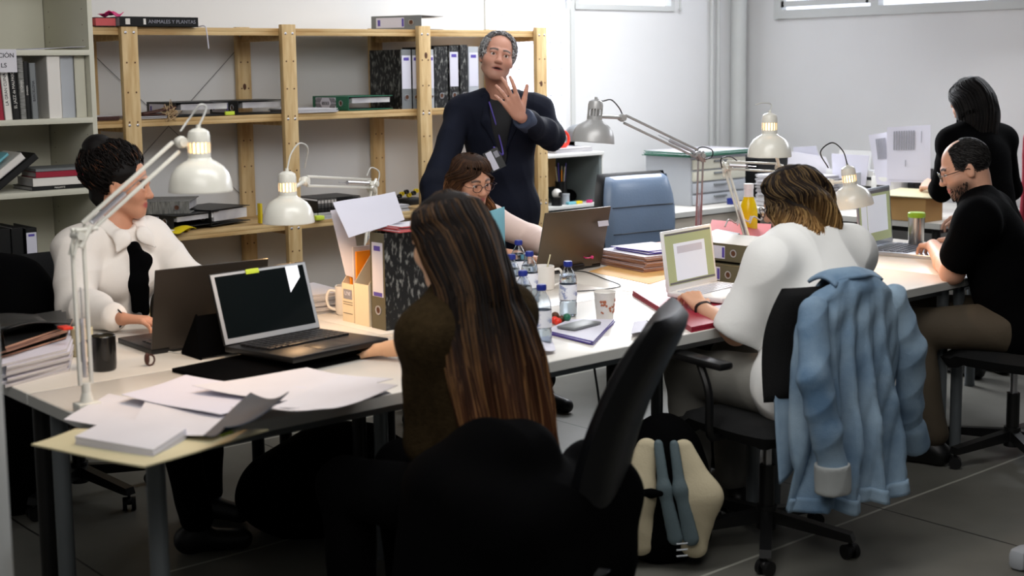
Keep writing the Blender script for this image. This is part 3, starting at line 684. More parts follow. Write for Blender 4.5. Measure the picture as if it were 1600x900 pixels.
# ------------------------------------------------------------------ things on the pine shelves
za, zb_, zc = SZ[0], SZ[1], SZ[2]
x1, x2 = at(186, 35, Y=5.9).x, at(309, 35, Y=5.9).x
e = Matrix(((0, 0, -1), (0, 1, 0), (1, 0, 0))).to_euler()      # lying, spine towards -Y, head to the left
o = book('large black hardback lying on the top pine shelf with a grey title', (x2, 5.895, za+.023), e, w=.044, h=x2-x1, d=.26, cover='kbind')
lettering('ANIMALES Y PLANTAS', .024, 'ink_grey', o, (0, -.0012, (x2-x1)*.34), (R(90), R(90), 0)); 
MB().box((0, -.0008, (x2-x1)*.69), (.026, .001, .012)).build('spine_mark', 'ceramic', o, smooth=False); MB().box((0, -.0008, (x2-x1)*.90), (.026, .001, .022)).build('spine_mark', 'ceramic', o, smooth=False)
xb2 = at(148, 35, Y=5.92).x
book('red-edged book lying at the left end of the top pine shelf', (xb2, 6.135, za+.021), Matrix(((0, 0, 1), (0, -1, 0), (1, 0, 0))).to_euler(), w=.04, h=x1-xb2-.004, d=.22, cover='kbind', pages='redcard')
b = MB(); b.grid(lambda u, v: (u*.09, (v-.5)*.08, .012+.014*math.sin(u*7)*math.cos(v*5)), 10, 8, .002); o = b.build('crumpled_wrapper', 'pink', None, ang=180); o.location = (at(160, 28, Y=5.95).x, 5.96, za+.044); tag(o, 'crumpled bright pink wrapper on the red-edged book, top shelf', 'wrapper')
b = MB(); q = at(318, 45, Y=5.91); b.tube(curve3([(0, .05, .004), (0, -.02, .006), (.004, -.032, -.02), (.012, -.03, -.10)], 6), .003, seg=6); o = b.build('white_tape', 'label', None); o.location = (q.x, 5.92, za); tag(o, 'white tape end hanging over the edge of the top pine shelf', 'tape')
binder('grey lever arch binder with white label lying alone on the top pine shelf', (at(663, 35, Y=5.93).x-.02, 5.93, za+.04), LY(24), w=.075, h=.31, d=.25, cover='gbind', fill=.12)
# middle shelf
for px, rz, lb, dy in ((281, 3, 'black binder with round hole and white label on the middle shelf beside the leather pouch', .02), (378, 1, 'black binder with purple label print on the middle shelf near the second post', .02)):
    q = at(px, 178, Y=5.93); binder(lb, (q.x-.01, 5.93+dy, zb_+.036), LY(rz-3), w=.068, h=.30, d=.29, cover='kbind', fill=.55)
b = MB(); b.box((0, 0, .012), (.05, .012, .018), bev=.002); o = b.build('sticky_marker', 'lime'); o.location = (at(361, 172, Y=5.93).x, 5.945, zb_+.0); tag(o, 'small yellow-green marker tab beside the purple labelled black binder', 'tab')
q = at(546, 165, Y=5.93); gb = binder('green lever arch binder with patterned label on the middle shelf', (q.x, 5.94, zb_+.04), LY(2), w=.072, h=.32, d=.29, cover='green', fill=.5, lab=False)
b = MB(); b.box((0, -.0006, .20), (.058, .0012, .18)); o = b.build('spine_label', 'label', gb, smooth=False)
b = MB()
for s in range(5):
    for sg in (-1, 1):
        for e_ in (-1, 1): b.box((sg*.014, -.0016, .20+e_*(.045+.01*s)), (.032, .0006, .004), rot=(0, sg*e_*R(40), 0))
b.build('zigzag_print', 'ink', o, smooth=False); lettering('EXXIII', .024, 'ink', gb, (0, -.0022, .20), (R(90), R(-90), 0))
def flat(name, lb, cat, px0, px1, y0, y1, z, n=3, th=.004, mats='pages', top='paper', py=180, jit=.006):
    a, c = at(px0, py, Y=y0).x, at(px1, py, Y=y0).x
    return sheets(name, lb, cat, [(a, y0, z), (c, y0, z), (c, y1, z), (a, y1, z)], n, th, mats, jit, top=top)
flat('paper_stack', 'loose papers spilling left of the green binder on the middle shelf', 'papers', 466, 528, 5.92, 6.2, zb_, 4, .005)
flat('paper_stack', 'flat paper folder on the middle shelf left of the first post', 'papers', 152, 186, 5.92, 6.2, zb_, 3, .006, 'brownl')
flat('paper_stack', 'low pile of papers under the leather pouch on the middle shelf', 'papers', 217, 262, 5.92, 6.2, zb_, 3, .004)
q = at(248, 178, Y=5.93); b = MB()
b.grid(lambda u, v: ((u-.5)*.17+.02*v, (v-.5)*.13, .02+.026*u**1.2+.006*math.sin(v*6)), 12, 8, .006); b.grid(lambda u, v: ((u-.5)*.16, (v-.5)*.12, .014+.004*math.sin(v*6+u*4)), 12, 8, .006)
o = b.build('leather_pouch', 'brownl', None, ang=180); o.location = (q.x, 5.98, zb_+.004); tag(o, 'brown leather roll tied with straw on the middle pine shelf', 'pouch')
q = at(268, 184, Y=5.91); b = MB(); rr = random.Random(4)
for k in range(22):
    pts = [Vector((rr.gauss(0, .022), rr.gauss(0, .016), rr.gauss(.012, .018))) for _ in range(5)]; b.tube(curve3(pts, 5), .0014, seg=4)
o = b.build('straw_bow', 'raffia'); o.location = (q.x, 5.925, zb_+.012); tag(o, 'tangled bow of pale straw on the edge of the middle shelf', 'bow')
# standing marbled binders in the third and fourth bays
def sb(px0, px1, cov, sp, lb, py=120, y=5.94, h=.315, lab=True, w=None, text=None, fill=.75):
    a, c = at(px0, py, Y=y).x, at(px1, py, Y=y).x
    return binder(lb, ((a+c)/2, y, zb_), 0, w=(w or c-a), h=h, d=.29, cover=cov, spine=sp, lab=lab, text=text, labw=.86, stripe=False)
sb(627, 643, 'marble', 'gbind', 'marbled binder with grey spine, left one of the standing pair near the third post')
sb(644, 655, 'marble', 'gbind', 'marbled binder with grey spine half behind the third post')
sb(672, 678, 'lgbind', 'lgbind', 'pale grey binder just right of the third post')
sb(679, 700, 'marble', 'marble', 'tall marbled black binder with small side label right of the third post', lab=False, h=.33)
sb(702, 717, 'marble', 'marble', 'marbled black binder with a long white spine label beside the standing man', h=.335)
sb(719, 731, 'marble', 'marble', 'black speckled binder without label beside the standing man', lab=False, h=.34)
sb(732, 748, 'lgbind', 'lgbind', 'light grey binder at the right end of the standing row', h=.33)
# lower shelf
q = at(262, 345, Y=5.93); binder('black binder lying lowest in the pile on the lower shelf', (at(283, 345, Y=5.93).x-.03, 5.95, zc+.052), LY(14), w=.06, h=.30, d=.29, cover='kbind', fill=.55)
binder('mottled grey binder tilted on top of the black one on the lower shelf', (at(318, 345, Y=5.93).x-.035, 6.0, zc+.112), LY(52), w=.06, h=.30, d=.27, cover='mottle', lab=False)
binder('black binder with round hole right of the mottled one on the lower shelf', (at(338, 345, Y=5.95).x, 6.0, zc+.05), LY(20), w=.078, h=.27, d=.29, cover='kbind', lab=False)
flat('paper_stack', 'short pile of printed papers under the black binder, lower shelf', 'papers', 236, 288, 5.93, 6.2, zc, 4, .005, 'label', py=365)
b = MB(); b.grid(lambda u, v: ((u-.5)*.20, (v-.5)*.16, .012+.012*math.sin(u*9+v*3)+.008*math.sin(v*7)), 16, 10, .002); o = b.build('yellow_envelope', 'yellow', None, ang=60); q = at(270, 372, Y=5.93); o.location = (q.x, 5.965, zc+.004); tag(o, 'crumpled yellow envelope hanging at the front of the lower shelf', 'envelope')
b = MB(); b.box((0, 0, .055), (.012, .03, .10), bev=.002); o = b.build('yellow_box', 'yellow'); o.location = (at(408, 335, Y=5.97).x, 5.98, zc); tag(o, 'narrow yellow packet standing behind the middle lamp, lower shelf', 'packet')
flat('paper_stack', 'stack of dark grey folders right of the second post, lower shelf', 'folders', 492, 540, 5.94, 6.2, zc, 5, .007, 'pages', 'kbind', py=340)
b = MB(); b.box((0, 0, .012), (.05, .05, .022), bev=.004); o = b.build('green_marker_pack', 'lime'); o.location = (at(497, 345, Y=5.93).x, 5.93, zc); tag(o, 'lime green packet in front of the dark folders, lower shelf', 'packet')
b = MB(); 
for k in range(2):
    b.box((0, 0, .085+.05*k), (.26, .22, .004))
for sx in (-.13, .13): b.box((sx, 0, .09), (.003, .22, .07))
for k in range(14): b.box((-.13+.02*k, -.11, .1), (.002, .003, .06))
b.box((0, -.11, .13), (.264, .004, .004)); o = b.build('wire_tray', 'kplastic'); o.location = (at(520, 320, Y=6.0).x, 6.05, zc-.03); tag(o, 'black wire letter tray on the dark folders, lower shelf', 'tray')
flat('paper_stack', 'white papers on the lower shelf behind the woman with glasses', 'papers', 548, 640, 5.95, 6.25, zc, 6, .006, py=340)
q = at(640, 320, Y=6.0); b = MB()
for k in range(6): b.lathe([(.012, 0), (.012, .02), (.008, .02), (.008, 0), (.012, 0)], (-.06+.024*k, .01*(k % 2), .055+.01*(k % 3)), 14, mi=k % 2, mtx=Matrix.Rotation(R(80), 4, 'X'))
b.box((0, .03, .02), (.17, .07, .04), bev=.004, mi=0); o = b.build('tape_rolls', ['kplastic', 'yellow']); o.location = (q.x, 6.02, zc+.02); tag(o, 'row of black and yellow tape rolls on the lower shelf', 'tape')
# bottom shelf glimpses
zd = SZ[3]
q = at(262, 395, Y=5.95); o = binder('black folder with silver print standing on the bottom shelf', (q.x, 5.95, zd), (0, 0, 0), w=.05, h=.32, d=.28, cover='kbind')
for px, lb, m_ in ((248, 'black box file with white label top, left on the bottom shelf', 'kbind'), (278, 'black box file in the middle of the bottom shelf', 'kbind'), (292, 'lilac paper wallet standing on the bottom shelf', 'label'), (305, 'black wallet beside the lilac one on the bottom shelf', 'kbind'), (322, 'teal black folder at the right of the bottom shelf row', 'kbind')):
    q = at(px, 400, Y=6.0); binder(lb, (q.x, 6.0, zd), (0, R(random.uniform(-8, 8)), 0), w=.045, h=.40 if px < 300 else .37, d=.26, cover=m_, lab=px in (248, 278))
# cabinet contents
def put(o, label, cat, loc, group=None): o.location = loc; return tag(o, label, cat, group)
zt = CZ[0]
b = MB(); b.tube([(.055*math.cos(a*.35), 0, .06+.05*math.sin(a*.35)) for a in range(18)], .009, seg=8, closed=True); b.box((.0, 0, .012), (.05, .03, .05), bev=.006); b.tube([(.03, 0, .03), (-.03, 0, .06)], .007)
q = at(878, 212, Y=6.05); put(b.build('red_tape_cutter', 'red'), 'red plastic tape cutter on top of the grey cabinet behind the man', 'tape cutter', (q.x, 6.05, zt+.02))
flat('paper_stack', 'white and silver papers on top of the grey cabinet', 'papers', 868, 925, 6.0, 6.25, zt, 5, .006, py=236)
b = MB(); b.sph((0, 0, .03), .085, (1, .7, .62)); b.cyl((0, 0, -.02), (0, 0, .0), .07, seg=20); q = at(906, 205, Y=6.1); put(b.build('grey_bag', 'gbind'), 'rounded grey hood behind the silver lamp shade, on the cabinet', 'hood', (q.x, 6.12, zt+.08))
z_ = CZ[1]
q = at(880, 290, Y=6.1); t = thing('pen_pot', 'dark pot of pencils and brushes standing in the grey cabinet', 'pot', (q.x, 6.12, z_+.0))
MB().box((0, .1, .19), (.09, .01, .2)).build('back_card', 'cardboard', t); MB().lathe([(0, 0), (.035, 0), (.036, .13), (.033, .13), (.032, .004), (0, .004)], seg=24).build('pot_body', 'kplastic', t)
b = MB()
for k in range(9): a = k*.7; b.cyl((.012*math.cos(a), .012*math.sin(a), .02), (.034*math.cos(a), .03*math.sin(a), .20+.02*(k % 3)), .0035, seg=6, mi=k % 3)
b.build('pencil', ['orange', 'board', 'purple'], t)
q = at(870, 310, Y=6.0); b = MB(); b.cyl((0, 0, 0), (0, 0, .05), .032, seg=20, mi=0); b.sph((0, 0, .072), .03, mi=1); b.cyl((0, -.03, .07), (0, -.034, .07), .014, seg=12, mi=0); put(b.build('desk_fan', ['kplastic', 'ceramic']), 'small black and white gadget in the grey cabinet', 'gadget', (q.x, 6.0, z_))
q = at(884, 308, Y=6.02); b = MB(); b.lathe([(0, 0), (.022, 0), (.022, .055), (.024, .056), (.024, .064), (0, .064)], seg=20); put(b.build('small_jar', 'lgbind'), 'small grey jar with white lid in the grey cabinet', 'jar', (q.x, 6.02, z_))
q = at(905, 312, Y=6.05); b = MB(); b.sph((0, 0, .03), .05, (1.3, .8, .9)); put(b.build('black_pouch', 'kfabric'), 'soft black pouch at the right of the cabinet middle shelf', 'pouch', (q.x, 6.15, z_))
for k, (px, c, w_) in enumerate(((893, 'teal', .07), (903, 'yellow', .06), (921, 'pink', .035))):
    q = at(px, 316, Y=5.99); put(MB().box((0, 0, .008), (w_, .03, .016), bev=.003, rot=(0, 0, .2*k)).build('marker_pen', c), ['blue', 'yellow', 'pink'][k]+' highlighter lying on the cabinet middle shelf edge', 'pen', (q.x, 5.99, z_+(.0 if k != 1 else .0)))
q = at(917, 378, Y=6.1); b = MB(); b.cyl((0, 0, 0), (0, 0, .07), .035, seg=18); b.box((-.06, 0, .02), (.07, .06, .04), bev=.006); put(b.build('camera_case', 'kplastic'), 'black camera body lying on the lowest visible cabinet shelf', 'camera', (q.x, 6.1, CZ[2]))
# ------------------------------------------------------------------ bodies, clothes and soft things as one smooth blended surface
def V(*a): return np.array(a if len(a) > 1 else a[0], dtype=np.float64)
class SDF:
    def __init__(s, vox=.005): s.vox = vox; s.pr = []
    def cone(s, a, b, ra, rb, k=.02, sub=False, flat=None, clip=None):
        """tapered capsule; flat=(axis, factor) squeezes it along a direction"""
        s.pr.append(('c', V(a), V(b), ra, rb, k, sub, flat, clip)); return s
    def chain(s, pts, rs, k=.02, **kw):
        for i in range(len(pts)-1): s.cone(pts[i], pts[i+1], rs[i], rs[i+1], k, **kw)
        return s
    def ell(s, c, r, Rm=None, k=.02, sub=False, clip=None):
        s.pr.append(('e', V(c), V(r), np.array(Rm) if Rm is not None else np.eye(3), k, sub, clip)); return s
    def mesh(s, disp=None):
        lo = np.full(3, 1e9); hi = -lo
        for p in s.pr:
            if p[0] == 'c': m = max(p[3], p[4]); a, b = np.minimum(p[1], p[2])-m, np.maximum(p[1], p[2])+m; sub = p[6]
            else: m = max(p[2]); a, b = p[1]-m, p[1]+m; sub = p[5]
            if not sub: lo = np.minimum(lo, a); hi = np.maximum(hi, b)
        lo -= .02; hi += .02; n = np.ceil((hi-lo)/s.vox).astype(int)+1; F = np.full(n, .06, np.float32)
        ax = [lo[i]+s.vox*np.arange(n[i]) for i in range(3)]
        for p in s.pr:
            if p[0] == 'c': _, A_, B_, ra, rb, k, sub, flat, clip = p; m = max(ra, rb); a, b = np.minimum(A_, B_)-m, np.maximum(A_, B_)+m
            else: _, c, r, Rm, k, sub, clip = p; m = max(r); a, b = c-m, c+m
            mg = k+.03; i0 = np.clip(np.floor((a-mg-lo)/s.vox).astype(int), 0, n-1); i1 = np.clip(np.ceil((b+mg-lo)/s.vox).astype(int)+1, 1, n)
            sl = tuple(slice(i0[i], i1[i]) for i in range(3))
            P = np.stack(np.meshgrid(ax[0][sl[0]], ax[1][sl[1]], ax[2][sl[2]], indexing='ij'), -1)
            if P.size == 0: continue
            if p[0] == 'c':
                ab = B_-A_; L2 = max(ab@ab, 1e-9); h = np.clip(((P-A_)@ab)/L2, 0, 1); d = P-A_-h[..., None]*ab
                if flat is not None: u = V(flat[0]); u = u/np.linalg.norm(u); t = d@u; d = d + (t*(1/flat[1]-1))[..., None]*u
                D = np.linalg.norm(d, axis=-1)-(ra+(rb-ra)*h)
                if flat is not None: D = D*(.5+.5*flat[1])
            else:
                q = (P-c)@Rm; k0 = np.linalg.norm(q/r, axis=-1); k1 = np.linalg.norm(q/r**2, axis=-1)+1e-9; D = k0*(k0-1)/k1
            if clip is not None:
                for cp, cn in clip: cn = V(cn); D = np.maximum(D, (P-V(cp))@(cn/np.linalg.norm(cn)))
            G = F[sl]
            if sub:
                D = -D; h = np.maximum(k-np.abs(G-D), 0)/k; F[sl] = np.maximum(G, D)+h*h*k*.25
            else:
                h = np.maximum(k-np.abs(G-D), 0)/k; F[sl] = np.minimum(G, D)-h*h*k*.25
        F[0], F[-1], F[:, 0], F[:, -1], F[:, :, 0], F[:, :, -1] = (.06,)*6
        ins = F < 0; c8 = [ins[i:n[0]-1+i, j:n[1]-1+j, k:n[2]-1+k] for i in (0, 1) for j in (0, 1) for k in (0, 1)]
        anyc = c8[0].copy(); allc = c8[0].copy()
        for c in c8[1:]: anyc |= c; allc &= c
        cells = np.argwhere(anyc & ~allc); vid = np.full(np.array(n)-1, -1, np.int64); vid[tuple(cells.T)] = np.arange(len(cells))
        acc = np.zeros((len(cells), 3)); cnt = np.zeros(len(cells)); cor = [(i, j, k) for i in (0, 1) for j in (0, 1) for k in (0, 1)]
        vals = {c: F[cells[:, 0]+c[0], cells[:, 1]+c[1], cells[:, 2]+c[2]].astype(float) for c in cor}
        for c in cor:
            for ax_ in range(3):
                if c[ax_]: continue
                e = list(c); e[ax_] = 1; e = tuple(e); v0, v1 = vals[c], vals[e]; m = (v0 < 0) != (v1 < 0)
                t = np.where(m, v0/(v0-v1+1e-12), 0); pt = np.tile(V(c), (len(cells), 1)); pt[:, ax_] += t; acc += pt*m[:, None]; cnt += m
        verts = lo+(cells+acc/cnt[:, None])*s.vox
        faces = []
        for ax_ in range(3):
            sa = [slice(1, n[i]-1) for i in range(3)]; sb_ = list(sa); sa[ax_] = slice(0, n[ax_]-1); sb_[ax_] = slice(1, n[ax_])
            A_, B_ = ins[tuple(sa)], ins[tuple(sb_)]
            o = np.array([1, 1, 1]); o[ax_] = 0; u = [0, 0, 0]; w = [0, 0, 0]; u[(ax_+1) % 3] = 1; w[(ax_+2) % 3] = 1; u, w = np.array(u), np.array(w)
            for m, fl in ((A_ & ~B_, False), (~A_ & B_, True)):
                e = np.argwhere(m)+o
                if len(e) == 0: continue
                q = [vid[tuple((e-d).T)] for d in (u*0, u, u+w, w)]
                q = np.stack(q if not fl else q[::-1], 1); faces.append(q)
        faces = np.concatenate(faces)
        return verts, faces
def relax(v, f, it=1, lam=.5):
    for _ in range(it):
        s_ = np.zeros_like(v); c = np.zeros(len(v))
        for a, b in ((0, 1), (1, 2), (2, 3), (3, 0)):
            np.add.at(s_, f[:, a], v[f[:, b]]); np.add.at(c, f[:, a], 1); np.add.at(s_, f[:, b], v[f[:, a]]); np.add.at(c, f[:, b], 1)
        v = v+lam*(s_/np.maximum(c, 1)[:, None]-v)
    return v
def vnorm(v, f):
    nf = np.cross(v[f[:, 2]]-v[f[:, 0]], v[f[:, 3]]-v[f[:, 1]]); nn = np.zeros_like(v)
    for a in range(4): np.add.at(nn, f[:, a], nf)
    return nn/(np.linalg.norm(nn, axis=1)[:, None]+1e-12)
def sdf_obj(name, S, mats, parent, disp=None, col=None, base=None, it=1, loc=None):
    v, f = S.mesh(); v = relax(v, f, it)
    if disp is not None: v = v+vnorm(v, f)*disp(v)[:, None]
    me = bpy.data.meshes.new(name); o_ = np.array(base if base is not None else (parent.location if parent else (0, 0, 0)))
    w = (v-o_).astype(np.float32)
    me.vertices.add(len(w)); me.vertices.foreach_set('co', w.ravel()); me.loops.add(f.size); me.loops.foreach_set('vertex_index', f.ravel().astype(np.int32))
    me.polygons.add(len(f)); me.polygons.foreach_set('loop_start', np.arange(0, f.size, 4, dtype=np.int32)); me.update(calc_edges=True); me.validate()
    if col is not None:
        a = me.color_attributes.new('Col', 'FLOAT_COLOR', 'POINT'); c = np.ones((len(w), 4), np.float32); c[:, :3] = col(v); a.data.foreach_set('color', c.ravel())
    o = link_mesh(name, me, mats, parent, ang=180)
    if parent is None: o.location = o_
    return o
def L3(c): return np.array(lin(c)[:3])
def folds(amp=.006, freq=14, seed=0, dirs=3, ridge=True):
    g = np.random.default_rng(seed); D = g.normal(size=(dirs*2, 3)); D /= np.linalg.norm(D, axis=1)[:, None]; ph = g.uniform(0, 6.28, dirs*2); fr = freq*g.uniform(.6, 1.7, dirs*2)
    def fn(v):
        w = v+.05*np.sin(v[:, [1, 2, 0]]*7+ph[:3]); out = np.zeros(len(v))
        for i in range(dirs):
            a = np.sin((w@D[i])*fr[i]+ph[i]+1.3*np.sin((w@D[i+dirs])*fr[i+dirs]*.4)); out += (1-np.abs(a))*1.2-.4 if ridge else a
        return out/dirs*amp
    return fn
def frame(h, pitch=0, roll=0):
    """columns: right, forward, up for a head or chest facing compass angle h (deg from +X), looking down by pitch, tilted to its right by roll"""
    h, p, r_ = R(h), R(pitch), R(roll); f = V(math.cos(h)*math.cos(p), math.sin(h)*math.cos(p), -math.sin(p)); r = V(math.sin(h), -math.cos(h), 0.); u = np.cross(r, f)
    r2 = r*math.cos(r_)-u*math.sin(r_); u2 = u*math.cos(r_)+r*math.sin(r_); return np.stack([r2, f, u2], 1)
def head(S, C, M_, neck, female=False, jaw=1.0, mouth_open=False, s=1.0):
    P = lambda x, y, z: C+M_@(V(x, y, z)*s)
    S.ell(P(0, -.012, .032), V(.076, .095, .083)*s, M_, .01); S.ell(P(0, .022, -.03), V(.064*jaw, .068, .078)*s, M_, .03)
    S.ell(P(0, .048, -.078), V(.042*jaw, .038, .034)*s, M_, .03); S.ell(P(0, .068, -.098), V(.02, .017, .016)*s, M_, .02)
    for q in (-1, 1):
        S.cone(P(q*.053*jaw, .008, -.062), P(q*.02, .06, -.098), .011*s, .013*s, .03); S.ell(P(q*.042, .056, -.028), V(.024, .024, .024)*s, M_, .03)
        S.ell(P(q*.031, .096, .003), V(.018, .012, .011)*s, M_, .016, sub=True)
        S.ell(P(q*.031, .0765, .0105), V(.0185, .0145, .0075)*s, M_, .006); S.ell(P(q*.031, .0765, -.010), V(.0165, .0125, .007)*s, M_, .006)
        S.cone(P(q*.012, .086, .022), P(q*.046, .072, .021), .0075*s, .0065*s, .014)
        S.ell(P(q*.0765, -.008, -.008), V(.008, .018, .031)*s, M_@np.array(Matrix.Rotation(q*R(18), 3, 'Z')), .008); S.ell(P(q*.084, -.003, -.006), V(.005, .009, .017)*s, M_, .004, sub=True)
        S.ell(P(q*.0115, .098, -.036), V(.0085, .010, .0075)*s, M_, .007)
    S.cone(P(0, .084, .012), P(0, .103, -.03), .0075*s, .0105*s, .012); S.ell(P(0, .106, -.033), V(.0105, .010, .0095)*s, M_, .008)
    S.cone(P(-.025, .078, -.059), P(.025, .078, -.059), .0065*s, .0065*s, .006, flat=None); S.cone(P(-.016, .082, -.0745), P(.016, .082, -.0745), .0075*s, .0075*s, .006); S.cone(P(0, .088, -.060), P(0, .088, -.073), .007*s, .007*s, .006)
    if mouth_open: S.ell(P(0, .100, -.067), V(.026, .018, .0058)*s, M_, .003, sub=True)
    else: S.ell(P(0, .099, -.0668), V(.022, .008, .0014)*s, M_, .003, sub=True)
    S.cone(P(0, -.03, -.055), neck, .053*s*(.86 if female else 1), .056*s*(.86 if female else 1.04), .03)
def skin_col(C, M_, base=(206, 158, 130), lip=(176, 92, 82), brow=(60, 50, 46), stubble=0, s=1.0, stc=(120, 104, 96), open_=False, scalp=None, scc=(30, 26, 25)):
    b = L3(base)
    def fn(v):
        q = ((v-C)@M_)/s; c = np.tile(b, (len(v), 1)); x, y, z = q.T; ax = np.abs(x); near = np.linalg.norm(q, axis=1) < .17
        def mix(w, col):
            w = (np.clip(w, 0, 1)*near)[:, None]; c[:] = c*(1-w)+L3(col)*w
        mix(.18*np.exp(-((ax-.045)**2+(z+.03)**2)/.0004)*(y > .03), (206, 130, 110)); mix(.15*np.exp(-((ax)**2+(z+.035)**2)/.0002)*(y > .08), (200, 110, 95))
        if stubble: mix(stubble*np.clip((-.030-z)/.025, 0, 1)*np.clip((y+.015)/.03, 0, 1)*(1-np.exp(-((x)**2/.0006+(z+.067)**2/.0001))), stc)
        mix(1.3*np.exp(-(x**2/.00065+(z+.0675)**2/.00011)**2)*(y > .07), lip)
        if open_: mix(2*np.exp(-(x**2/.0006+(z+.067)**2/.000022)**2)*(y > .06), (50, 18, 18))
        bz = .0215+.004*np.sin(np.clip((ax-.012)/.036, 0, 1)*3.14); mix(1.5*np.exp(-((z-bz)/.0045)**2)*(ax > .011)*(ax < .052)*(y > .05), brow)
        mix(.5*np.exp(-((ax-.031)**2/.0003+(z-.002)**2/.00012))*(y > .05), (150, 100, 84))
        if scalp is not None:
            w = np.array([1.0 if scalp(p_) and np.linalg.norm((p_-V(0, -.012, .032))/V(.080, .099, .088)) < 1.03 else 0.0 for p_ in q[near]]); k_ = np.where(near)[0]; w = (w*.95)[:, None]; c[k_] = c[k_]*(1-w)+L3(scc)*w
        return c
    return fn
def eyes(C, M_, parent, s=1.0, closed=False):
    for q in (-1, 1):
        c = C+M_@(V(q*.031, .0775, .0)*s); b = MB(); m = Matrix([list(r_) for r_ in M_]).to_4x4(); rt = m @ Matrix.Rotation(R(-90), 4, 'X')
        r = .0118*s; pr = [(0, r*.999)]+[(r*math.sin(a), r*math.cos(a)) for a in (.26, .56, .8, 1.2, 1.57)]
        b.lathe(pr, seg=20, mtx=Matrix.Translation(Vector(c-np.array(parent.location))) @ rt, mis=[2, 1, 0, 0, 0]); b.build('eye', ['eyew', 'iris', 'knot'], parent)
def hand(S, Wp, F, N, T, curl=(20, 25, 30, 35), tcurl=20, spread=6, s=1.0, tout=40, per=None):
    """palm and five separate fingers; F along the fingers, N out of the back, T towards the thumb"""
    F, N = V(F)/np.linalg.norm(F), V(N); N = N-F*(N@F); N /= np.linalg.norm(N); T = V(T); T = T-F*(T@F)-N*(T@N); T /= np.linalg.norm(T)
    K = [(.030, .086), (.010, .090), (-.011, .087), (-.030, .079)]; LN = [(.040, .024, .020), (.045, .028, .021), (.041, .026, .020), (.032, .020, .018)]
    for (t, l), L_, cu, i in zip(K, LN, curl, range(4)):
        kn = Wp+(F*l+T*t)*s; S.cone(Wp+(F*.012+T*t*.55)*s, kn, .0145*s, .0108*s, .012)
        a = 0; d0 = (F*math.cos(R(spread*(1.5-i)*.8))+T*math.sin(R(spread*(1.5-i)*.8))); p = kn
        for j, l2 in enumerate(L_):
            a += R(per[i][j] if per else cu); d = d0*math.cos(a)-N*math.sin(a); q = p+d*l2*s; r = (.0092, .0082, .0075)[j]*s*(1 if i < 3 else .88); S.cone(p, q, r, r*.92, .004); p = q
    th0 = Wp+(F*.022+T*.026-N*.006)*s; d = F*math.cos(R(tout))+T*math.sin(R(tout))-N*.25; d /= np.linalg.norm(d); th1 = th0+d*.042*s
    d2 = d*math.cos(R(tcurl))-(T*.6+N*.4)*math.sin(R(tcurl))*.7; d2 /= np.linalg.norm(d2); th2 = th1+d2*.032*s; th3 = th2+(d2*.9-T*.15*math.sin(R(tcurl)))*.025*s
    S.cone(th0, th1, .0155*s, .0112*s, .012); S.cone(th1, th2, .0102*s, .0094*s, .005); S.cone(th2, th3, .0092*s, .0078*s, .004)
class Pose:
    def __init__(s, x, y, h, seat=True, lean=8, female=True, hs=None, hp=0, hr=0, hip=.56, up=1.0, head_f=.03, head_s=0, scale=1.0, twist=0):
        s.h = h; s.f = V(math.cos(R(h)), math.sin(R(h)), 0); s.r = V(math.sin(R(h)), -math.cos(R(h)), 0); z = V(0, 0, 1.)
        s.pel = V(x, y, hip); d = s.f*math.sin(R(lean))+z*math.cos(R(lean)); s.d = d*scale; k = up*scale; s.M = np.stack([s.r, np.cross(d, s.r), d], 1)
        s.wai = s.pel+d*.17*k; s.che = s.pel+d*.34*k; s.nb = s.pel+d*.50*k; s.sw = (.165 if female else .195)*scale
        s.sL = s.nb-d*.055-s.r*s.sw; s.sR = s.nb-d*.055+s.r*s.sw; hh = h if hs is None else hs; s.HM = frame(hh, hp, hr); s.hc = s.nb+z*.155*scale+s.f*head_f+s.r*head_s
        s.fem = female; s.sc = scale
    def torso(s, S, t=0, k=.04, chest=True):
        m = s.M; w = 1 if not s.fem else .9
        S.ell(s.pel, (.17+t, .125+t, .13+t), m, k); S.ell(s.wai, (.145*w+t, .108+t, .16+t), m, k); S.ell(s.che, (.158*w+t, .112+t, .16+t), m, k)
        S.cone(s.sL+s.r*.03, s.sR-s.r*.03, .058+t, .058+t, k); 
        for a in (s.sL, s.sR): S.cone(s.nb+s.d*.015, a, .045+t*.7, .05+t, k)
        if s.fem and chest:
            for q in (-1, 1): S.ell(s.che+s.r*q*.07+m[:, 1]*.085-s.d*.01, (.066+t*.5, .055+t*.5, .062+t*.5), m, .04)
    def arm(s, S, side, e, w, r=(.048, .04, .034, .026), k=.02):
        a = s.sL if side < 0 else s.sR; S.cone(a, e, r[0]*s.sc, r[1]*s.sc, .03); S.cone(e, e+(V(w)-V(e))*.35, r[1]*s.sc, r[1]*s.sc*.98, k); S.cone(e+(V(w)-V(e))*.35, w, r[1]*s.sc*.98, r[3]*s.sc, k)
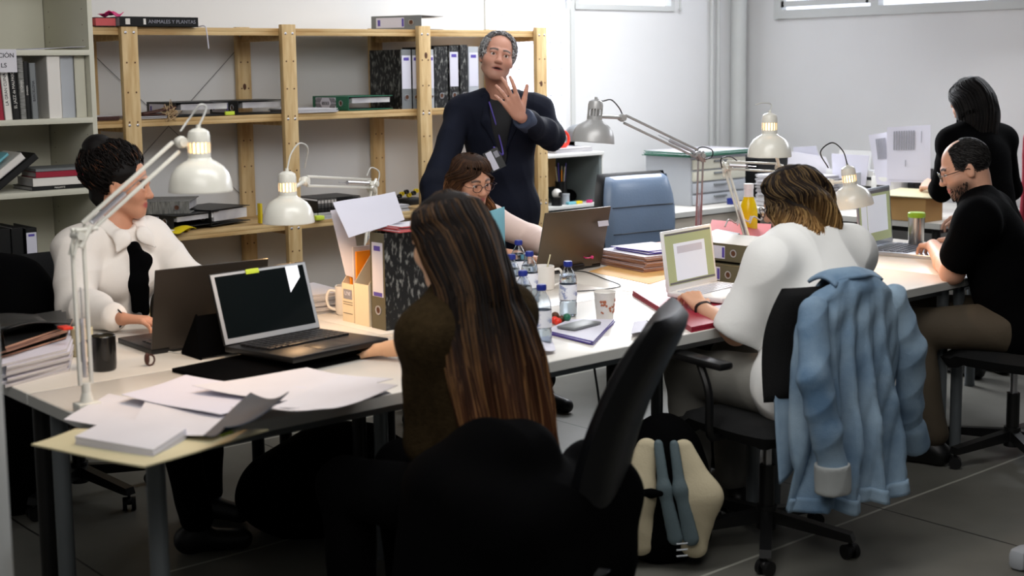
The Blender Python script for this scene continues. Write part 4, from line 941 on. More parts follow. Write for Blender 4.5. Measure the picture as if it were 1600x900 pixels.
def locks(name, parent, paths, rad, cols, mat_='hair', seg=3):
    """hair locks: list of point paths (n x 3), each a tapered strand with its own colour along it"""
    vs, fs, cs = [], [], []; off = 0; base = np.array(parent.location)
    for P, r0, cc in zip(paths, rad, cols):
        P = np.asarray(P)-base; n = len(P); T_ = np.gradient(P, axis=0); T_ /= np.linalg.norm(T_, axis=1)[:, None]+1e-9
        A_ = np.cross(T_, V(.13, .21, 1.)); A_ /= np.linalg.norm(A_, axis=1)[:, None]+1e-9; B_ = np.cross(T_, A_)
        t = np.linspace(0, 1, n); rr_ = r0*np.clip(1.25-1.1*t**2.2, .15, 1)*np.clip(t*8+.4, 0, 1)
        ring = [P+(A_*math.cos(2*math.pi*k/seg)+B_*math.sin(2*math.pi*k/seg))*rr_[:, None] for k in range(seg)]
        vs.append(np.stack(ring, 1).reshape(-1, 3)); cs.append(np.repeat(np.asarray(cc), seg, 0) if np.ndim(cc) == 2 else np.tile(cc, (n*seg, 1)))
        i = np.arange(n-1)[:, None]*seg; k = np.arange(seg)[None]; k2 = (k+1) % seg
        fs.append((np.stack([i+k, i+k2, i+seg+k2, i+seg+k], -1).reshape(-1, 4)+off)); off += n*seg
    v = np.concatenate(vs).astype(np.float32); f = np.concatenate(fs).astype(np.int32); c = np.ones((len(v), 4), np.float32); c[:, :3] = np.concatenate(cs)
    me = bpy.data.meshes.new(name); me.vertices.add(len(v)); me.vertices.foreach_set('co', v.ravel()); me.loops.add(f.size); me.loops.foreach_set('vertex_index', f.ravel())
    me.polygons.add(len(f)); me.polygons.foreach_set('loop_start', np.arange(0, f.size, 4, dtype=np.int32)); me.update(calc_edges=True)
    a = me.color_attributes.new('Col', 'FLOAT_COLOR', 'POINT'); a.data.foreach_set('color', c.ravel()); return link_mesh(name, me, mat_, parent, ang=180)
def long_hair(parent, P, prof, n, root, tip, hi, gap, r=.0035, part=0.0, wave=.006, seed=1, wf=9, end_j=.06, ombre=(.4, .9), s=1.0, hi_p=.25, gap_low=None, shell=True):
    """hair falling from a parting: prof rows (z, half width, half depth, forward offset) in head space; gap = half-angle left open round the face"""
    g = np.random.default_rng(seed); C, M_ = P.hc, P.HM; z_up = V(0, 0, 1.); pz = np.array([p[0] for p in prof]); 
    def surf(phi, t):
        # t 0..1 along the lock: first over the skull, then down the profile
        zt = pz[0]+(pz[-1]-pz[0])*t; rx = np.interp(-zt, -pz, [p[1] for p in prof]); ry = np.interp(-zt, -pz, [p[2] for p in prof]); oy = np.interp(-zt, -pz, [p[3] for p in prof])
        x = np.sin(phi)*rx; y = np.cos(phi)*ry+oy; return np.stack([x, y, zt], -1)
    Mh = np.stack([M_[:, 0], M_[:, 1], M_[:, 2]], 1); 
    # below the neck the hair hangs plumb
    fh = V(M_[0, 1], M_[1, 1], 0); fh /= np.linalg.norm(fh); rh = V(fh[1], -fh[0], 0); Mp = np.stack([rh, fh, z_up], 1)
    def world(q):
        w = np.clip((-q[..., 2]-.02)/.12, 0, 1)[..., None]; return C+(q@Mh.T)*(1-w)+(q@Mp.T)*w
    m = 30; tt = np.linspace(0, 1, m)**1.0; paths, rad, cols = [], [], []
    for i in range(n):
        phi = g.uniform(-math.pi, math.pi)
        if abs(phi) < R(gap)*.35 and g.random() < .6: phi = math.copysign(R(gap)*g.uniform(.8, 1.3), phi)
        te = 1-g.random()**2*end_j-(.03*math.sin(phi*3)); t = np.linspace(0, te, m)**.85
        ph = np.full(m, phi); zt = pz[0]+(pz[-1]-pz[0])*t; G = R(gap)*np.clip((.062-zt)/.05, 0, 1)
        if gap_low is not None: G = G*np.interp(-zt, [-1, .02, .12, 2], [1, 1, gap_low, gap_low])
        ph = np.sign(phi)*(G+(math.pi-G)*abs(phi)/math.pi)
        q = surf(ph, t); dep = 1-g.random()**1.5*.16; q[:, :2] *= dep
        q[:, 0] += part*np.clip(1-t*6, 0, 1)
        wv = wave*np.clip(t*3, 0, 1)[:, None]*np.stack([np.sin(t*wf+phi*3+g.uniform(0, .9)), np.cos(t*wf*1.2+phi*4+g.uniform(0, .9)), 0*t], 1); q = q+wv+g.normal(size=3)*V(.002, .002, 0)
        q[:, 2] -= 0; paths.append(world(q*s)); rad.append(r*g.uniform(.55, 1.3)*s)
        w = np.clip((t-ombre[0])/(ombre[1]-ombre[0]), 0, 1)[:, None]; c = L3(root)*(1-w)+L3(tip)*w
        if g.random() < hi_p: c = c*.35+L3(hi)*.65*np.clip(.2+w, 0, 1)+c*.65*(1-np.clip(.2+w, 0, 1))
        cols.append(c*g.uniform(.7, 1.25))
    o = locks('hair', parent, paths, rad, cols)
    if shell:
        def fn(u, v):
            zt = pz[0]+(pz[-1]-pz[0])*(v*.97); G = R(gap)*min(1, max(0, (.062-zt)/.05))
            if gap_low is not None: G *= float(np.interp(-zt, [-1, .02, .12, 2], [1, 1, gap_low, gap_low]))
            G = max(G, .02); ph = G+(2*math.pi-2*G)*u; q = surf(np.array([ph]), np.array([v*.97]))[0]; q[:2] *= .93; return Vector(world(q*s)-np.array(parent.location))
        b = MB(); b.grid(fn, 48, 40); sh = b.build('hair_underlayer', 'hair', parent, ang=180)
        a = sh.data.color_attributes.new('Col', 'FLOAT_COLOR', 'POINT'); k = len(sh.data.vertices); z_ = np.empty(k*3, np.float32); sh.data.vertices.foreach_get('co', z_); zz_ = z_.reshape(-1, 3)[:, 2]+parent.location[2]-C[2]
        w = np.clip((((pz[0]-zz_)/(pz[0]-pz[-1]))-ombre[0])/(ombre[1]-ombre[0]), 0, 1)[:, None]; c = np.ones((k, 4), np.float32); c[:, :3] = (L3(root)*(1-w)+L3(tip)*w)*.7; a.data.foreach_set('color', c.ravel())
    return o
def short_hair(parent, P, keep, n, length, cols, r=.0022, lift=.4, curl=.3, seed=1, s=1.0, flow=(0, -.6, -.5), hr=(.080, .099, .088)):
    g = np.random.default_rng(seed); C, M_ = P.hc, P.HM; paths, rad, cc = [], [], []; tries = 0
    while len(paths) < n and tries < n*30:
        tries += 1; d = g.normal(size=3); d /= np.linalg.norm(d); q = d*V(*hr)*.97+V(0, -.012, .032)
        if not keep(q): continue
        fl = V(*flow)+g.normal(size=3)*curl; fl = fl-d*(fl@d); fl /= np.linalg.norm(fl)+1e-9; L_ = length*g.uniform(.6, 1.3); t = np.linspace(0, 1, 7)[:, None]
        ax_ = np.cross(d, fl); cu = g.uniform(-1, 1)*curl
        p = q+d*L_*lift*np.sin(t*2.4)+fl*L_*t+ax_*L_*cu*t*t
        paths.append(C+(p*s)@M_.T); rad.append(r*g.uniform(.7, 1.3)); c0 = cols[g.integers(len(cols))]; cc.append(L3(c0)*g.uniform(.75, 1.2))
    return locks('hair', parent, paths, rad, cc)
def spectacles(parent, P, m='glassf', w=.025, h=.018, s=1.0, y=.106, z=-.004):
    C, M_ = P.hc, P.HM; b = MB(); base = np.array(parent.location); X = lambda x, yy, zz: Vector(C+M_@(V(x, yy, zz)*s)-base)
    for q in (-1, 1):
        b.tube([X(q*.033+w*math.cos(a*math.pi/9), y-.004*abs(math.cos(a*math.pi/9)), z+h*math.sin(a*math.pi/9)) for a in range(18)], .0016, seg=6, closed=True)
        b.tube([X(q*(.033+w), y-.004, z+.006), X(q*.078, y-.012, z+.008), X(q*.082, .0, z+.006), X(q*.080, -.02, z-.004)], .0016, seg=6)
    b.tube([X(-.009, y, z+.004), X(0, y+.003, z+.008), X(.009, y, z+.004)], .0016, seg=6); o = b.build('glasses', m, parent)
    b = MB()
    for q in (-1, 1): b.b.faces.new([b.b.verts.new(X(q*.033+w*.96*math.cos(a*math.pi/9), y-.001, z+h*.96*math.sin(a*math.pi/9))) for a in range(18)])
    b.build('lens', 'lens', o, smooth=False)
def legs(S, P, knees, ankles, r=(.085, .062, .045), t=.012, cuff=None):
    for q, kn, an in ((-1, knees[0], ankles[0]), (1, knees[1], ankles[1])):
        hp = P.pel+P.r*q*.09; S.cone(hp, kn, r[0]+t, r[1]+t, .04); S.cone(kn, an, r[1]+t*.8, r[2]+t, .03)
def shoes(parent, feet, m='shoe', name='shoe'):
    for a, d in feet:
        a = V(a); d = V(d); d /= np.linalg.norm(d); S = SDF(.006); S.cone(V(a[0], a[1], .07), V(a[0], a[1], .045)-d*.03, .042, .042, .03); S.cone(V(a[0], a[1], .045)-d*.03, V(a[0], a[1], .035)+d*.15, .042, .034, .03, clip=[((0, 0, .002), (0, 0, -1))]); sdf_obj(name, S, m, parent)
# ------------------------------------------------------------------ laptops
def on(px, py, z=TT): return at(px, py, Z=z)
laptop('large bronze-lidded laptop with its back to us before the woman in white', (2.09, 3.93, TT), 178, w=.39, d=.26, lid=.262, tilt=12, body='laptopd', deck='kplastic', screen='screend')
for (x, z) in ((-.0, .19), (.02, .19)): pass
# second laptop on its black case
t2, m2 = laptop('black laptop with tablet screen and lit keys nearest the woman in the foreground', (2.205, 3.72, TT+.028), 7, w=.375, d=.33, lid=.225, tilt=16, body='kplastic', deck='kplastic', keys='key', bez='lgbind', screen='glassk', nk=(13, 6), kh=.006, pitch=-1.5)
for k in range(1): MB(m2).box((-.03, -.004, .216), (.05, .003, .016), bev=.001).build('lime_sticker', 'lime', t2)
MB(m2).prism([(.10, .215), (.15, .215), (.15, .175), (.10, .13)], 'y', -.0034, -.0028).build('image_or_reflection', mat('painted_reflection', (225, 228, 235), .4, emit=.6), t2, smooth=False)  # glowing patch, a window reflection painted onto the dark screen
b = MB(); b.box((-.07, -.17, -.02), (.60, .30, .012), bev=.003); b.prism([(-.28, -.02), (-.20, -.02), (-.20, .10)], 'x', -.0, .0) if 0 else None
o = b.build('laptop_sleeve', 'kfabric', None); o.location = (2.19, 3.73, TT+.027); o.rotation_euler = (0, 0, R(7)); tag(o, 'flat black laptop sleeve under the black laptop', 'sleeve')
b = MB(); b.prism([(0, 0), (.13, 0), (.02, .14)], 'x', 0, .006); b.prism([(0, 0), (.13, 0), (.02, .14)], 'x', .14, .146); b.box((.073, .012, .07), (.15, .006, .13), rot=(R(-8), 0, 0)); o = b.build('folding_stand', 'kfabric'); o.location = (1.97, 3.76, TT); tag(o, 'black folded prop standing behind the tablet laptop screen', 'stand')
b = MB(); q0 = on(262, 568); pts = [on(245, 548), on(290, 552, TT+.003), on(325, 540, TT+.01), (2.02, 3.8, TT+.04)]; b.tube(curve3([Vector((p[0], p[1], max(p[2], TT+.003))) for p in pts], 8), .0028, seg=6); tag(b.build('charging_cable', 'cablew'), 'thin white cable running to the black tablet laptop', 'cable')
laptop('bronze laptop with white sticker, its back to us behind the bottles', (4.02, 4.30, TT), 178+2, w=.385, d=.255, lid=.262, tilt=14, body='laptop', deck='kplastic', screen='screend')
q = at(903, 354, Y=4.26); t3 = MB().box((0, 0, 0), (.062, .0015, .024), rot=(R(14), 0, 0)).build('lid_sticker', 'label', None, smooth=False)
lp3 = [o for o in bpy.data.objects if o.name.startswith('laptop') and 'white sticker' in o.get('label', '')][0]
t3.parent = lp3; t3.rotation_euler = (0, 0, 0); t3.location = (-.145, .0085+.205*math.tan(R(14))+.006, .20)
pg = [(0, .52, .9, .84, 'screeng'), (0, .93, .9, .03, 'screend'), (0, .46, .62, .62, 'screenw'), (0, .66, .5, .12, 'label'), (0, .12, .9, .03, 'screend')]
mac, mm = laptop('small white laptop on the red folder with a document on screen', (3.885, 3.47, TT+.024), 8, w=.335, d=.24, lid=.225, tilt=8, body='wplastic', deck='wplastic', keys='keyw', screen='screeng', bez='wplastic', page=pg, nk=(12, 5))
pg = [(0, .52, .92, .84, 'screeng'), (.06, .55, .60, .62, 'screenw'), (-.34, .52, .16, .66, 'screenw'), (0, .93, .9, .05, 'screend')]
laptop('silver laptop with olive screen at the far right end of the front row', (5.50, 3.76, TT), 10, w=.36, d=.40, lid=.275, tilt=5, body='alu', deck='alu', keys='keyg', screen='screeng', bez='alu', page=pg, nk=(14, 6))
# ------------------------------------------------------------------ left table
def quad(z, *pts): return [on(x, y, z) for x, y in pts]
c = at(163, 578, Z=TT); m_ = mug('black ceramic mug with small white print by the bronze laptop', c.x, c.y+.0, R(150), r=.037, h=.105, m='blackcup', inner='board')
MB().box((.012, -.0365, .055), (.010, .003, .028)).build('mug_print', 'label', m_); MB().box((.028, -.026, .034), (.014, .003, .018), rot=(0, 0, R(48))).build('mug_print', 'label', m_)
c = at(142, 560, Z=TT); mug('small yellow-cream cup half behind the left lamp arm', c.x, c.y+.06, r=.034, h=.09, m='board', handle=False, cat='cup', name='cup', inner='khaki')
c = on(236, 572); b = MB(); b.tube([(.014*math.cos(a*.5), .004, .018+.016*math.sin(a*.5)) for a in range(13)], .003, closed=True); b.sph((-.012, 0, .024), .012, (.7, .5, 1.6)); o = b.build('key_ring', 'brownl'); o.location = (c.x, c.y, TT); tag(o, 'small brown leather key fob lying alone on the left table', 'key fob')
sheets('paper_stack', 'thick pile of newspapers and magazines at the far left of the table', 'papers', quad(TT, (8, 606), (108, 580), (118, 548), (8, 556)), 8, .0085, 'pages', .006, top='label')
sheets('magazine_stack', 'messy magazines on top of the newspaper pile at far left', 'magazines', quad(TT+.07, (4, 560), (100, 528), (100, 500), (4, 515)), 6, .006, 'pages_tan', .012, top='kbind')
c = on(96, 508, TT+.11); b = MB(); b.grid(lambda u, v: ((u-.5)*.20, (v-.5)*.26, .012+.01*math.sin(u*4)+.01*math.cos(v*5)), 8, 8, .004); o = b.build('magazine', 'kbind', None, ang=180); o.location = (c.x-.1, c.y+.06, TT+.112); tag(o, 'dark open magazine topmost on the far left pile', 'magazine')
b = MB(); b.box((0, 0, .006), (.03, .05, .008), bev=.002); o = b.build('red_tag', 'red'); o.location = on(102, 515, TT+.115); tag(o, 'small red tag on the magazine pile by the lamp arm', 'tag')
# papers at the near corner
tg = dict(name='paper_sheet', cat='paper')
o = loose('cream_board', 'cream cardboard sheet overhanging the near corner of the left table', 'board', [at(49, 699, Z=.755), at(225, 733, Z=.765), at(420, 676, Z=TT+.004), at(118, 676, Z=TT+.006)], 'board', .003, th=.004, seed=3)
sheets('paper_stack', 'thick stack of white printer paper on the cream board at the table corner', 'papers', quad(TT+.012, (118, 700), (240, 722), (292, 688), (180, 668)), 6, .0048, 'label', .001, top='paper')
pl = [('loose white sheet under the lamp base at the table corner', [(100, 662), (200, 672), (300, 640), (170, 618)], 'paper', 7),
      ('open white booklet left of the blue folder on the near table', [(205, 672), (330, 690), (420, 640), (240, 612)], 'paper', 8),
      ('broad grey-lilac sheet curling over the centre of the loose papers', [(190, 622), (345, 655), (480, 618), (290, 590)], 'label', 9),
      ('white sheet hanging over the front edge beside the foreground woman', [(360, 640), (450, 650), (612, 628), (560, 596)], 'paper', 10),
      ('cream sheet lying flat behind the other loose papers', [(300, 606), (440, 632), (615, 606), (480, 580)], 'paper', 11),
      ('white sheet on top of the cream one near the sleeve of the foreground woman', [(420, 640), (520, 648), (622, 616), (540, 590)], 'paper', 12)]
for k, (lb, pts, m_, sd) in enumerate(pl): loose('paper_sheet', lb, 'paper', quad(TT+.012+.008*k, *pts), m_, .006, seed=sd, lift=(0, .01*(k % 2), .012, 0))
o = loose('blue_folder', 'dark blue-green plastic folder curling among the loose papers', 'folder', quad(TT+.060, (318, 684), (352, 690), (452, 650), (392, 620)), 'folder_dark', .006, seed=13, th=.002, lift=(0, .03, .05, .0))
b = MB(); b.box((0, 0, 0), (.04, .02, .002)); o = b.build('lime_tab', 'lime'); o.location = on(352, 676, TT+.045); o.rotation_euler = (R(20), 0, R(20)); tag(o, 'lime green index tab on the blue folder', 'tab')
# ------------------------------------------------------------------ the files between the laptops
MARB = binder('marbled black lever arch binder with khaki spine standing on the table', (2.655, 3.785, TT), R(-90), w=.085, h=.33, d=.28, cover='marble', spine='khaki')
def magfile(label, x, y, rz, h=.30, m='paper', w=.07, name='magazine_file'):
    t = thing(name, label, 'magazine file', (x, y, TT), rz); b = MB(); d = .25; pr = [(0, 0), (d, 0), (d, h), (d*.55, h), (0, h*.45)]
    for s in (-1, 1): b.prism(pr, 'x', s*(w/2)-.001, s*(w/2)+.001)
    b.box((0, 0, h*.225), (w, .002, h*.45)); b.box((0, d, h/2), (w, .002, h)); b.box((0, d/2, .001), (w, d, .002)); b.build('file_body', m, t, smooth=False); return t
f1 = magfile('white cardboard magazine file left of the marbled binder', 2.655, 3.885, R(-90), .32, 'paperw', .085)
f2 = magfile('printed white magazine file with logo panel standing by the mug', 2.66, 3.975, R(-90), .30, 'paperw', .07)
b = MB(); b.box((0, -.0018, .098), (.052, .0008, .034)); b.build('logo_panel', 'ink_grey', f2, smooth=False); lettering('UNI', .02, 'label', f2, (0, -.003, .10), (R(90), 0, 0))
b = MB(); 
for z in (.07, .062, .03): b.box((0, -.0018, z), (.056, .0008, .0014))
b.build('label_lines', 'ink', f2, smooth=False)
for i, (y, c, h, lb) in enumerate(((3.958, 'orange', .235, 'orange card standing in the printed magazine file'), (3.995, 'orange', .245, 'orange folder at the left in the printed magazine file'), (3.976, 'paper', .25, 'white booklet between the orange cards in the file'))):
    b = MB(); b.box((.12, 0, h/2+.01), (.22, .008, h), rot=(0, 0, 0), bev=.001); o = b.build('folder', c); o.location = (2.675, y, TT+.002); tag(o, lb, 'folder')
a0 = [at(520, 322, Y=3.95), at(622, 300, Y=3.80), at(628, 330, Y=3.74), at(545, 395, Y=3.86)]
q = TT+.335
o = loose('clear_folder', 'translucent white plastic folder lying slanted on top of the files', 'folder', [at(520, 318, Y=3.98), at(617, 300, Y=4.02), at(632, 345, Y=3.74), at(545, 375, Y=3.82)], 'label', .004, th=.002, seed=21)
o = loose('clear_folder', 'milky plastic wallet leaning at the left of the magazine files', 'folder', [at(516, 330, Y=4.03), at(548, 326, Y=4.0), at(566, 440, Y=3.96), at(540, 430, Y=4.0)], 'label', .002, th=.0015, seed=22)
sheets('paper_stack', 'white papers with pink sheet lying over the marbled binder', 'papers', [Vector((2.68, 3.70, q)), Vector((2.93, 3.70, q)), Vector((2.93, 3.82, q)), Vector((2.68, 3.82, q))], 4, .005, 'redcard', .008)
c = on(521, 492); t = mug('white mug with orange panel and round handle left of the magazine files', c.x+.045, c.y-.02, R(150), r=.041, h=.105)
MB().box((0, -.0412, .055), (.03, .002, .07)).build('mug_print', 'orange', t)
c = on(528, 440); bottle('half litre bottle standing behind the orange folders', 2.80, 4.13, .0, group=None)
sheets('paper_stack', 'stack of papers and folders at the back left of the white mug', 'papers', [Vector((2.50, 4.18, TT)), Vector((2.78, 4.16, TT)), Vector((2.80, 4.42, TT)), Vector((2.50, 4.44, TT))], 12, .0062, 'pages', .006)
MB_ = MB(); MB_.box((0, 0, .14), (.006, .20, .28), bev=.001); o = MB_.build('teal_folder', 'teal'); c = on(772, 428); o.location = (c.x-.0, c.y-.02, TT); o.rotation_euler = (0, 0, R(-60)); tag(o, 'upright pale blue card standing behind the foreground woman', 'card')
# ------------------------------------------------------------------ bottles, mug, cup
bl_ = [(847, 540, .5, 'nearest half litre water bottle beside the foreground woman, half empty'), (888, 494, .93, 'half litre water bottle standing alone left of the paper cup'), (828, 474, .9, 'tall patterned water bottle directly left of the white mug'),
       (800, 480, .9, 'water bottle half hidden by the hair, nearest of the rear cluster'), (811, 452, .9, 'water bottle behind the others against the bronze laptop'), (781, 462, .9, 'water bottle at the left edge of the cluster beside the hair'), (818, 512, .9, 'water bottle just behind the nearest one, mostly hidden')]
for px, py, f_, lb in bl_: c = on(px, py); bottle(lb, c.x, c.y, f_)
c = on(849, 452); t = mug('white ceramic mug with a spoon behind the patterned bottle', c.x, c.y, R(-40), r=.045, h=.095, inner='paper')
b = MB(); b.cyl((0, 0, .02), (.03, .03, .135), .003, seg=8); b.sph((0, 0, .018), .012, (1, .7, .4)); b.build('spoon', 'board', t)
c = on(945, 500); t = thing('paper_cup', 'white paper cup with a brown pattern behind the office chair back', 'cup', (c.x, c.y, TT)); MB().lathe([(0, .002), (.028, .002), (.0285, 0), (.038, .098), (.0395, .1), (.038, .102), (.0365, .098), (.0275, .006), (0, .006)], seg=36).build('cup_body', 'ceramic', t)
b = MB(); rr = random.Random(3)
for k in range(26):
    a = R(-160+rr.uniform(0, 150)); z = rr.uniform(.03, .075); r_ = .0288+.0097*z/.1+.0006; b.box((r_*math.cos(a), r_*math.sin(a), z), (.0012, rr.uniform(.004, .012), rr.uniform(.004, .010)), rot=(rr.uniform(-1, 1), 0, a))
b.build('printed_pattern', mat('cup_print', (176, 104, 74), .6, vary=.1), t, smooth=False)
c = on(905, 425); b = MB(); b.tube(curve3([Vector((c.x-.2, c.y+.02, TT+.004)), c+Vector((0, 0, .004)), on(945, 436, TT+.004), on(968, 448, TT+.004), on(900, 455, TT+.004), on(880, 448, TT+.004)], 8), .0022, seg=6); tag(b.build('charging_cable', 'cable'), 'thin black cable looping on the white table before the paper stacks', 'cable')
b = MB(); b.box((0, 0, .014), (.14, .09, .028), bev=.008); b.sph((.05, 0, .03), .03, (1, .8, .5)); c = on(885, 422); o = b.build('black_case', 'kplastic'); o.location = (c.x, c.y, TT); tag(o, 'small black case behind the water bottle at the laptop corner', 'case')
c = on(868, 508); b = MB(); rr = random.Random(5)
for k in range(7): b.sph((rr.uniform(-.04, .04), rr.uniform(-.03, .03), .014+.012*(k % 2)), .014, mi=k % 3, u=10, v=8)
o = b.build('sweets', ['red', 'knot', 'green']); o.location = c; tag(o, 'small heap of red and dark wrapped sweets behind the nearest bottle', 'sweets', kind='stuff')
sheets('notebook', 'flat notebook and papers right of the nearest bottle', 'notebook', quad(TT, (852, 522), (925, 540), (960, 505), (890, 505)), 3, .005, 'purple', .004, top='label')
c = on(905, 510, TT+.016); b = MB(); b.box((0, 0, .005), (.15, .075, .009), rot=(0, 0, R(10)), bev=.003); o = b.build('phone', 'gbind'); o.location = c; tag(o, 'grey smartphone lying on the notebook behind the chair back', 'phone')
loose('napkin', 'lilac white folded napkin in front of the nearest water bottle', 'napkin', quad(TT+.002, (829, 562), (868, 552), (862, 530), (834, 532)), 'label', .012, seed=31)
loose('clear_wrapper', 'shiny clear wrapper at the table edge behind the chair back', 'wrapper', quad(TT+.002, (985, 528), (1045, 520), (1040, 500), (990, 506)), 'label', .008, seed=32)
# ------------------------------------------------------------------ centre: folders
loose('manila_folder', 'orange-tan card folder lying under the paper stacks', 'folder', quad(TT+.001, (920, 424), (1015, 444), (1075, 425), (985, 405)), 'manila', .001, th=.002, seed=33)
sheets('paper_stack', 'thick stack of tan folders with pink edge left of the white laptop', 'folders', [Vector((4.20, 4.02, TT+.003)), Vector((4.50, 3.98, TT+.003)), Vector((4.55, 4.30, TT+.003)), Vector((4.25, 4.36, TT+.003))], 12, .0055, 'pages_tan', .006, top='label')
sheets('paper_stack', 'lower paper pile with salmon cover behind the tan folders', 'folders', [Vector((4.45, 4.34, TT)), Vector((4.85, 4.26, TT)), Vector((4.9, 4.46, TT)), Vector((4.5, 4.49, TT))], 7, .006, 'pages', .006, top='pinkcard')
sheets('plastic_folders', 'dishevelled clear plastic folders on top of the tan stack', 'folders', [Vector((4.27, 4.06, TT+.072)), Vector((4.5, 4.02, TT+.072)), Vector((4.52, 4.26, TT+.072)), Vector((4.29, 4.30, TT+.072))], 3, .004, 'purple', .014, top='label')
b = MB(); b.tube(curve3([on(925, 402, TT+.05), on(915, 403, TT+.055), on(905, 398, TT+.05), on(870, 396, TT+.01)], 6), .003, seg=6); b.sph(on(925, 402, TT+.05), .008); tag(b.build('pink_elastic', 'pink'), 'pink elastic band on the corner of the tan folder stack', 'band')
sheets('red_folder', 'crimson plastic folder under the white laptop at the table edge', 'folder', quad(TT, (988, 462), (1082, 520), (1178, 500), (1060, 448)), 2, .010, 'crimson', .002, top='crimson')
loose('paper_sheet', 'lilac paper between the red folder and the typing hands', 'paper', quad(TT+.024, (1090, 482), (1120, 500), (1165, 490), (1140, 476)), 'label', .003, seed=34)
b = MB(); rr = random.Random(9); c = on(1030, 508); 
for k in range(7): b.tube(curve3([c+Vector((rr.uniform(-.07, .1), rr.uniform(-.04, .05), .004+rr.uniform(0, .02))) for _ in range(5)], 5), .0018, seg=5)
tag(b.build('white_string', 'cablew'), 'tangle of thin white string at the edge of the red folder', 'string')
B1 = binder('khaki grey lever arch binder with label lying topmost of the two by the white laptop', (4.235, 3.50, TT+.125), LY(2), w=.072, h=.31, d=.28, cover='khaki', fill=.6)
B2 = binder('khaki grey lever arch binder lying under the labelled one, by the typing hands', (4.20, 3.50, TT+.042), LY(-1), w=.075, h=.31, d=.28, cover='khaki', fill=.6)
# pile behind: red folder, dark sheets
sheets('paper_stack', 'pile of folders supporting the red card behind the binders', 'folders', [Vector((4.62, 3.72, TT)), Vector((5.1, 3.72, TT)), Vector((5.1, 4.3, TT)), Vector((4.62, 4.3, TT))], 8, .008, 'pages', .004, top='redcard')
loose('red_card', 'raised red card folder behind the binders, beside the second lamp', 'folder', [at(1102, 378, Y=3.95), at(1200, 395, Y=3.95), at(1205, 352, Y=4.35), at(1112, 345, Y=4.35)], 'redcard', .003, th=.003, seed=41)
for k, (px, py, m_, lb, rz) in enumerate(((1128, 368, 'kbind', 'black spiral notebook lying on the red card', 20), (1110, 377, 'gbind', 'grey booklet at the left of the red card', 10), (1160, 384, 'label', 'white note sheet on the red card by the lamp foot', -8))):
    b = MB(); b.box((0, 0, .004), (.15, .11, .008), rot=(0, 0, R(rz)), bev=.001); o = b.build('notebook', m_, None, smooth=False); o.location = at(px, py, Y=3.93+.05*k); o.rotation_euler = (R(8), 0, 0); tag(o, lb, 'notebook')
b = MB(); c = at(1150, 352, Y=4.2)
for k in range(3): b.tube(curve3([c+Vector((-.08+.09*k, 0, .0)), c+Vector((-.04+.09*k, .01, .03)), c+Vector((0+.09*k, .0, .01)), c+Vector((.02+.09*k, 0, .035))], 5), .004, seg=6)
tag(b.build('twisted_string', 'cablew'), 'twisted white cord lying over the red card', 'cord')
c = at(1175, 350, Y=4.3); t = thing('juice_bottle', 'clear bottle of bright yellow juice standing behind the second lamp', 'bottle', (5.22, 4.30, TT))
jm = Matrix.Scale(1.28, 4); MB(jm).lathe([(0, 0), (.032, 0), (.034, .01), (.034, .13), (.028, .16), (.02, .18), (.02, .185), (0, .185)], seg=26).build('juice', 'juice', t); MB(jm).lathe([(.021, .17), (.0175, .19), (.0175, .215), (.019, .216), (.019, .235), (0, .236)], seg=26).build('bottle_neck', 'wplastic', t)
c = on(1205, 372); b = MB(); b.lathe([(0, 0), (.03, 0), (.034, .07), (0, .07)], seg=20); o = b.build('tissue_cup', 'board'); o.location = (5.0, 3.62, TT); tag(o, 'cream tub of bright odds and ends in front of the blond hair', 'tub')
c = on(1431, 388); t = thing('travel_tumbler', 'steel travel tumbler with lime green lid beside the silver laptop', 'tumbler', (c.x, c.y, TT)); MB().lathe([(0, 0), (.033, 0), (.036, .01), (.038, .15), (0, .15)], seg=32).build('tumbler_body', 'steel', t); MB().lathe([(.039, .148), (.0405, .152), (.0405, .168), (.037, .172), (0, .172)], seg=32).build('lid', 'limelid', t)
# ------------------------------------------------------------------ right wall tables
q = [(6.60, 4.22), (6.84, 4.22)]
t = thing('cardboard_box', 'open brown cardboard box on the side table behind the silver laptop', 'box', (6.70, 4.36, TT)); b = MB(); b.box((0, 0, .07), (.17, .30, .14), bev=.002); b.build('box_body', 'cardboard', t, smooth=False); MB().box((.03, -.02, .146), (.30, .36, .006), rot=(0, R(-3), R(6)), bev=.001).build('flat_lid', 'board', t, smooth=False)
def plane_quad(px, X): return [at(x, y, X=X) for x, y in px]
def wsheet(lb, px, X, lines, m_='label'):
    q = plane_quad(px, X); c = sum(q, Vector())/4; t = thing('printed_sheet', lb, 'paper', c, 0); b = MB(Matrix.Translation(-c)); 
    b.grid(lambda u, v: q[0]*(1-u)*(1-v)+q[1]*u*(1-v)+q[2]*u*v+q[3]*(1-u)*v+Vector((.012*math.sin(u*3.1)*(1-v), 0, 0)), 8, 8, .0008); b.build('leaf', m_, t, ang=40)
    b = MB(Matrix.Translation(-c)); rr = random.Random(lb)
    for (u0, u1, v0, v1) in lines:
        P = lambda u, v: q[0]*(1-u)*(1-v)+q[1]*u*(1-v)+q[2]*u*v+q[3]*(1-u)*v+Vector((.012*math.sin(u*3.1)*(1-v)-.004, 0, 0))
        b.grid(lambda a, d: P(u0+(u1-u0)*a, v0+(v1-v0)*d), 3, 2, .0004)
    b.build('printed_text', 'ink_grey', t, smooth=False); return t
L1 = [(.15+.055*k, .155+.055*k+.03, .08, .42) for k in range(9)] + [(.42, .44, .6, .72), (.78, .795, .1, .3), (.05, .95, .96, .965)]
wsheet('large printed sheet held upright by the woman in black at the right wall', [(1386, 199), (1454, 195), (1454, 286), (1386, 284)], 6.95, L1)
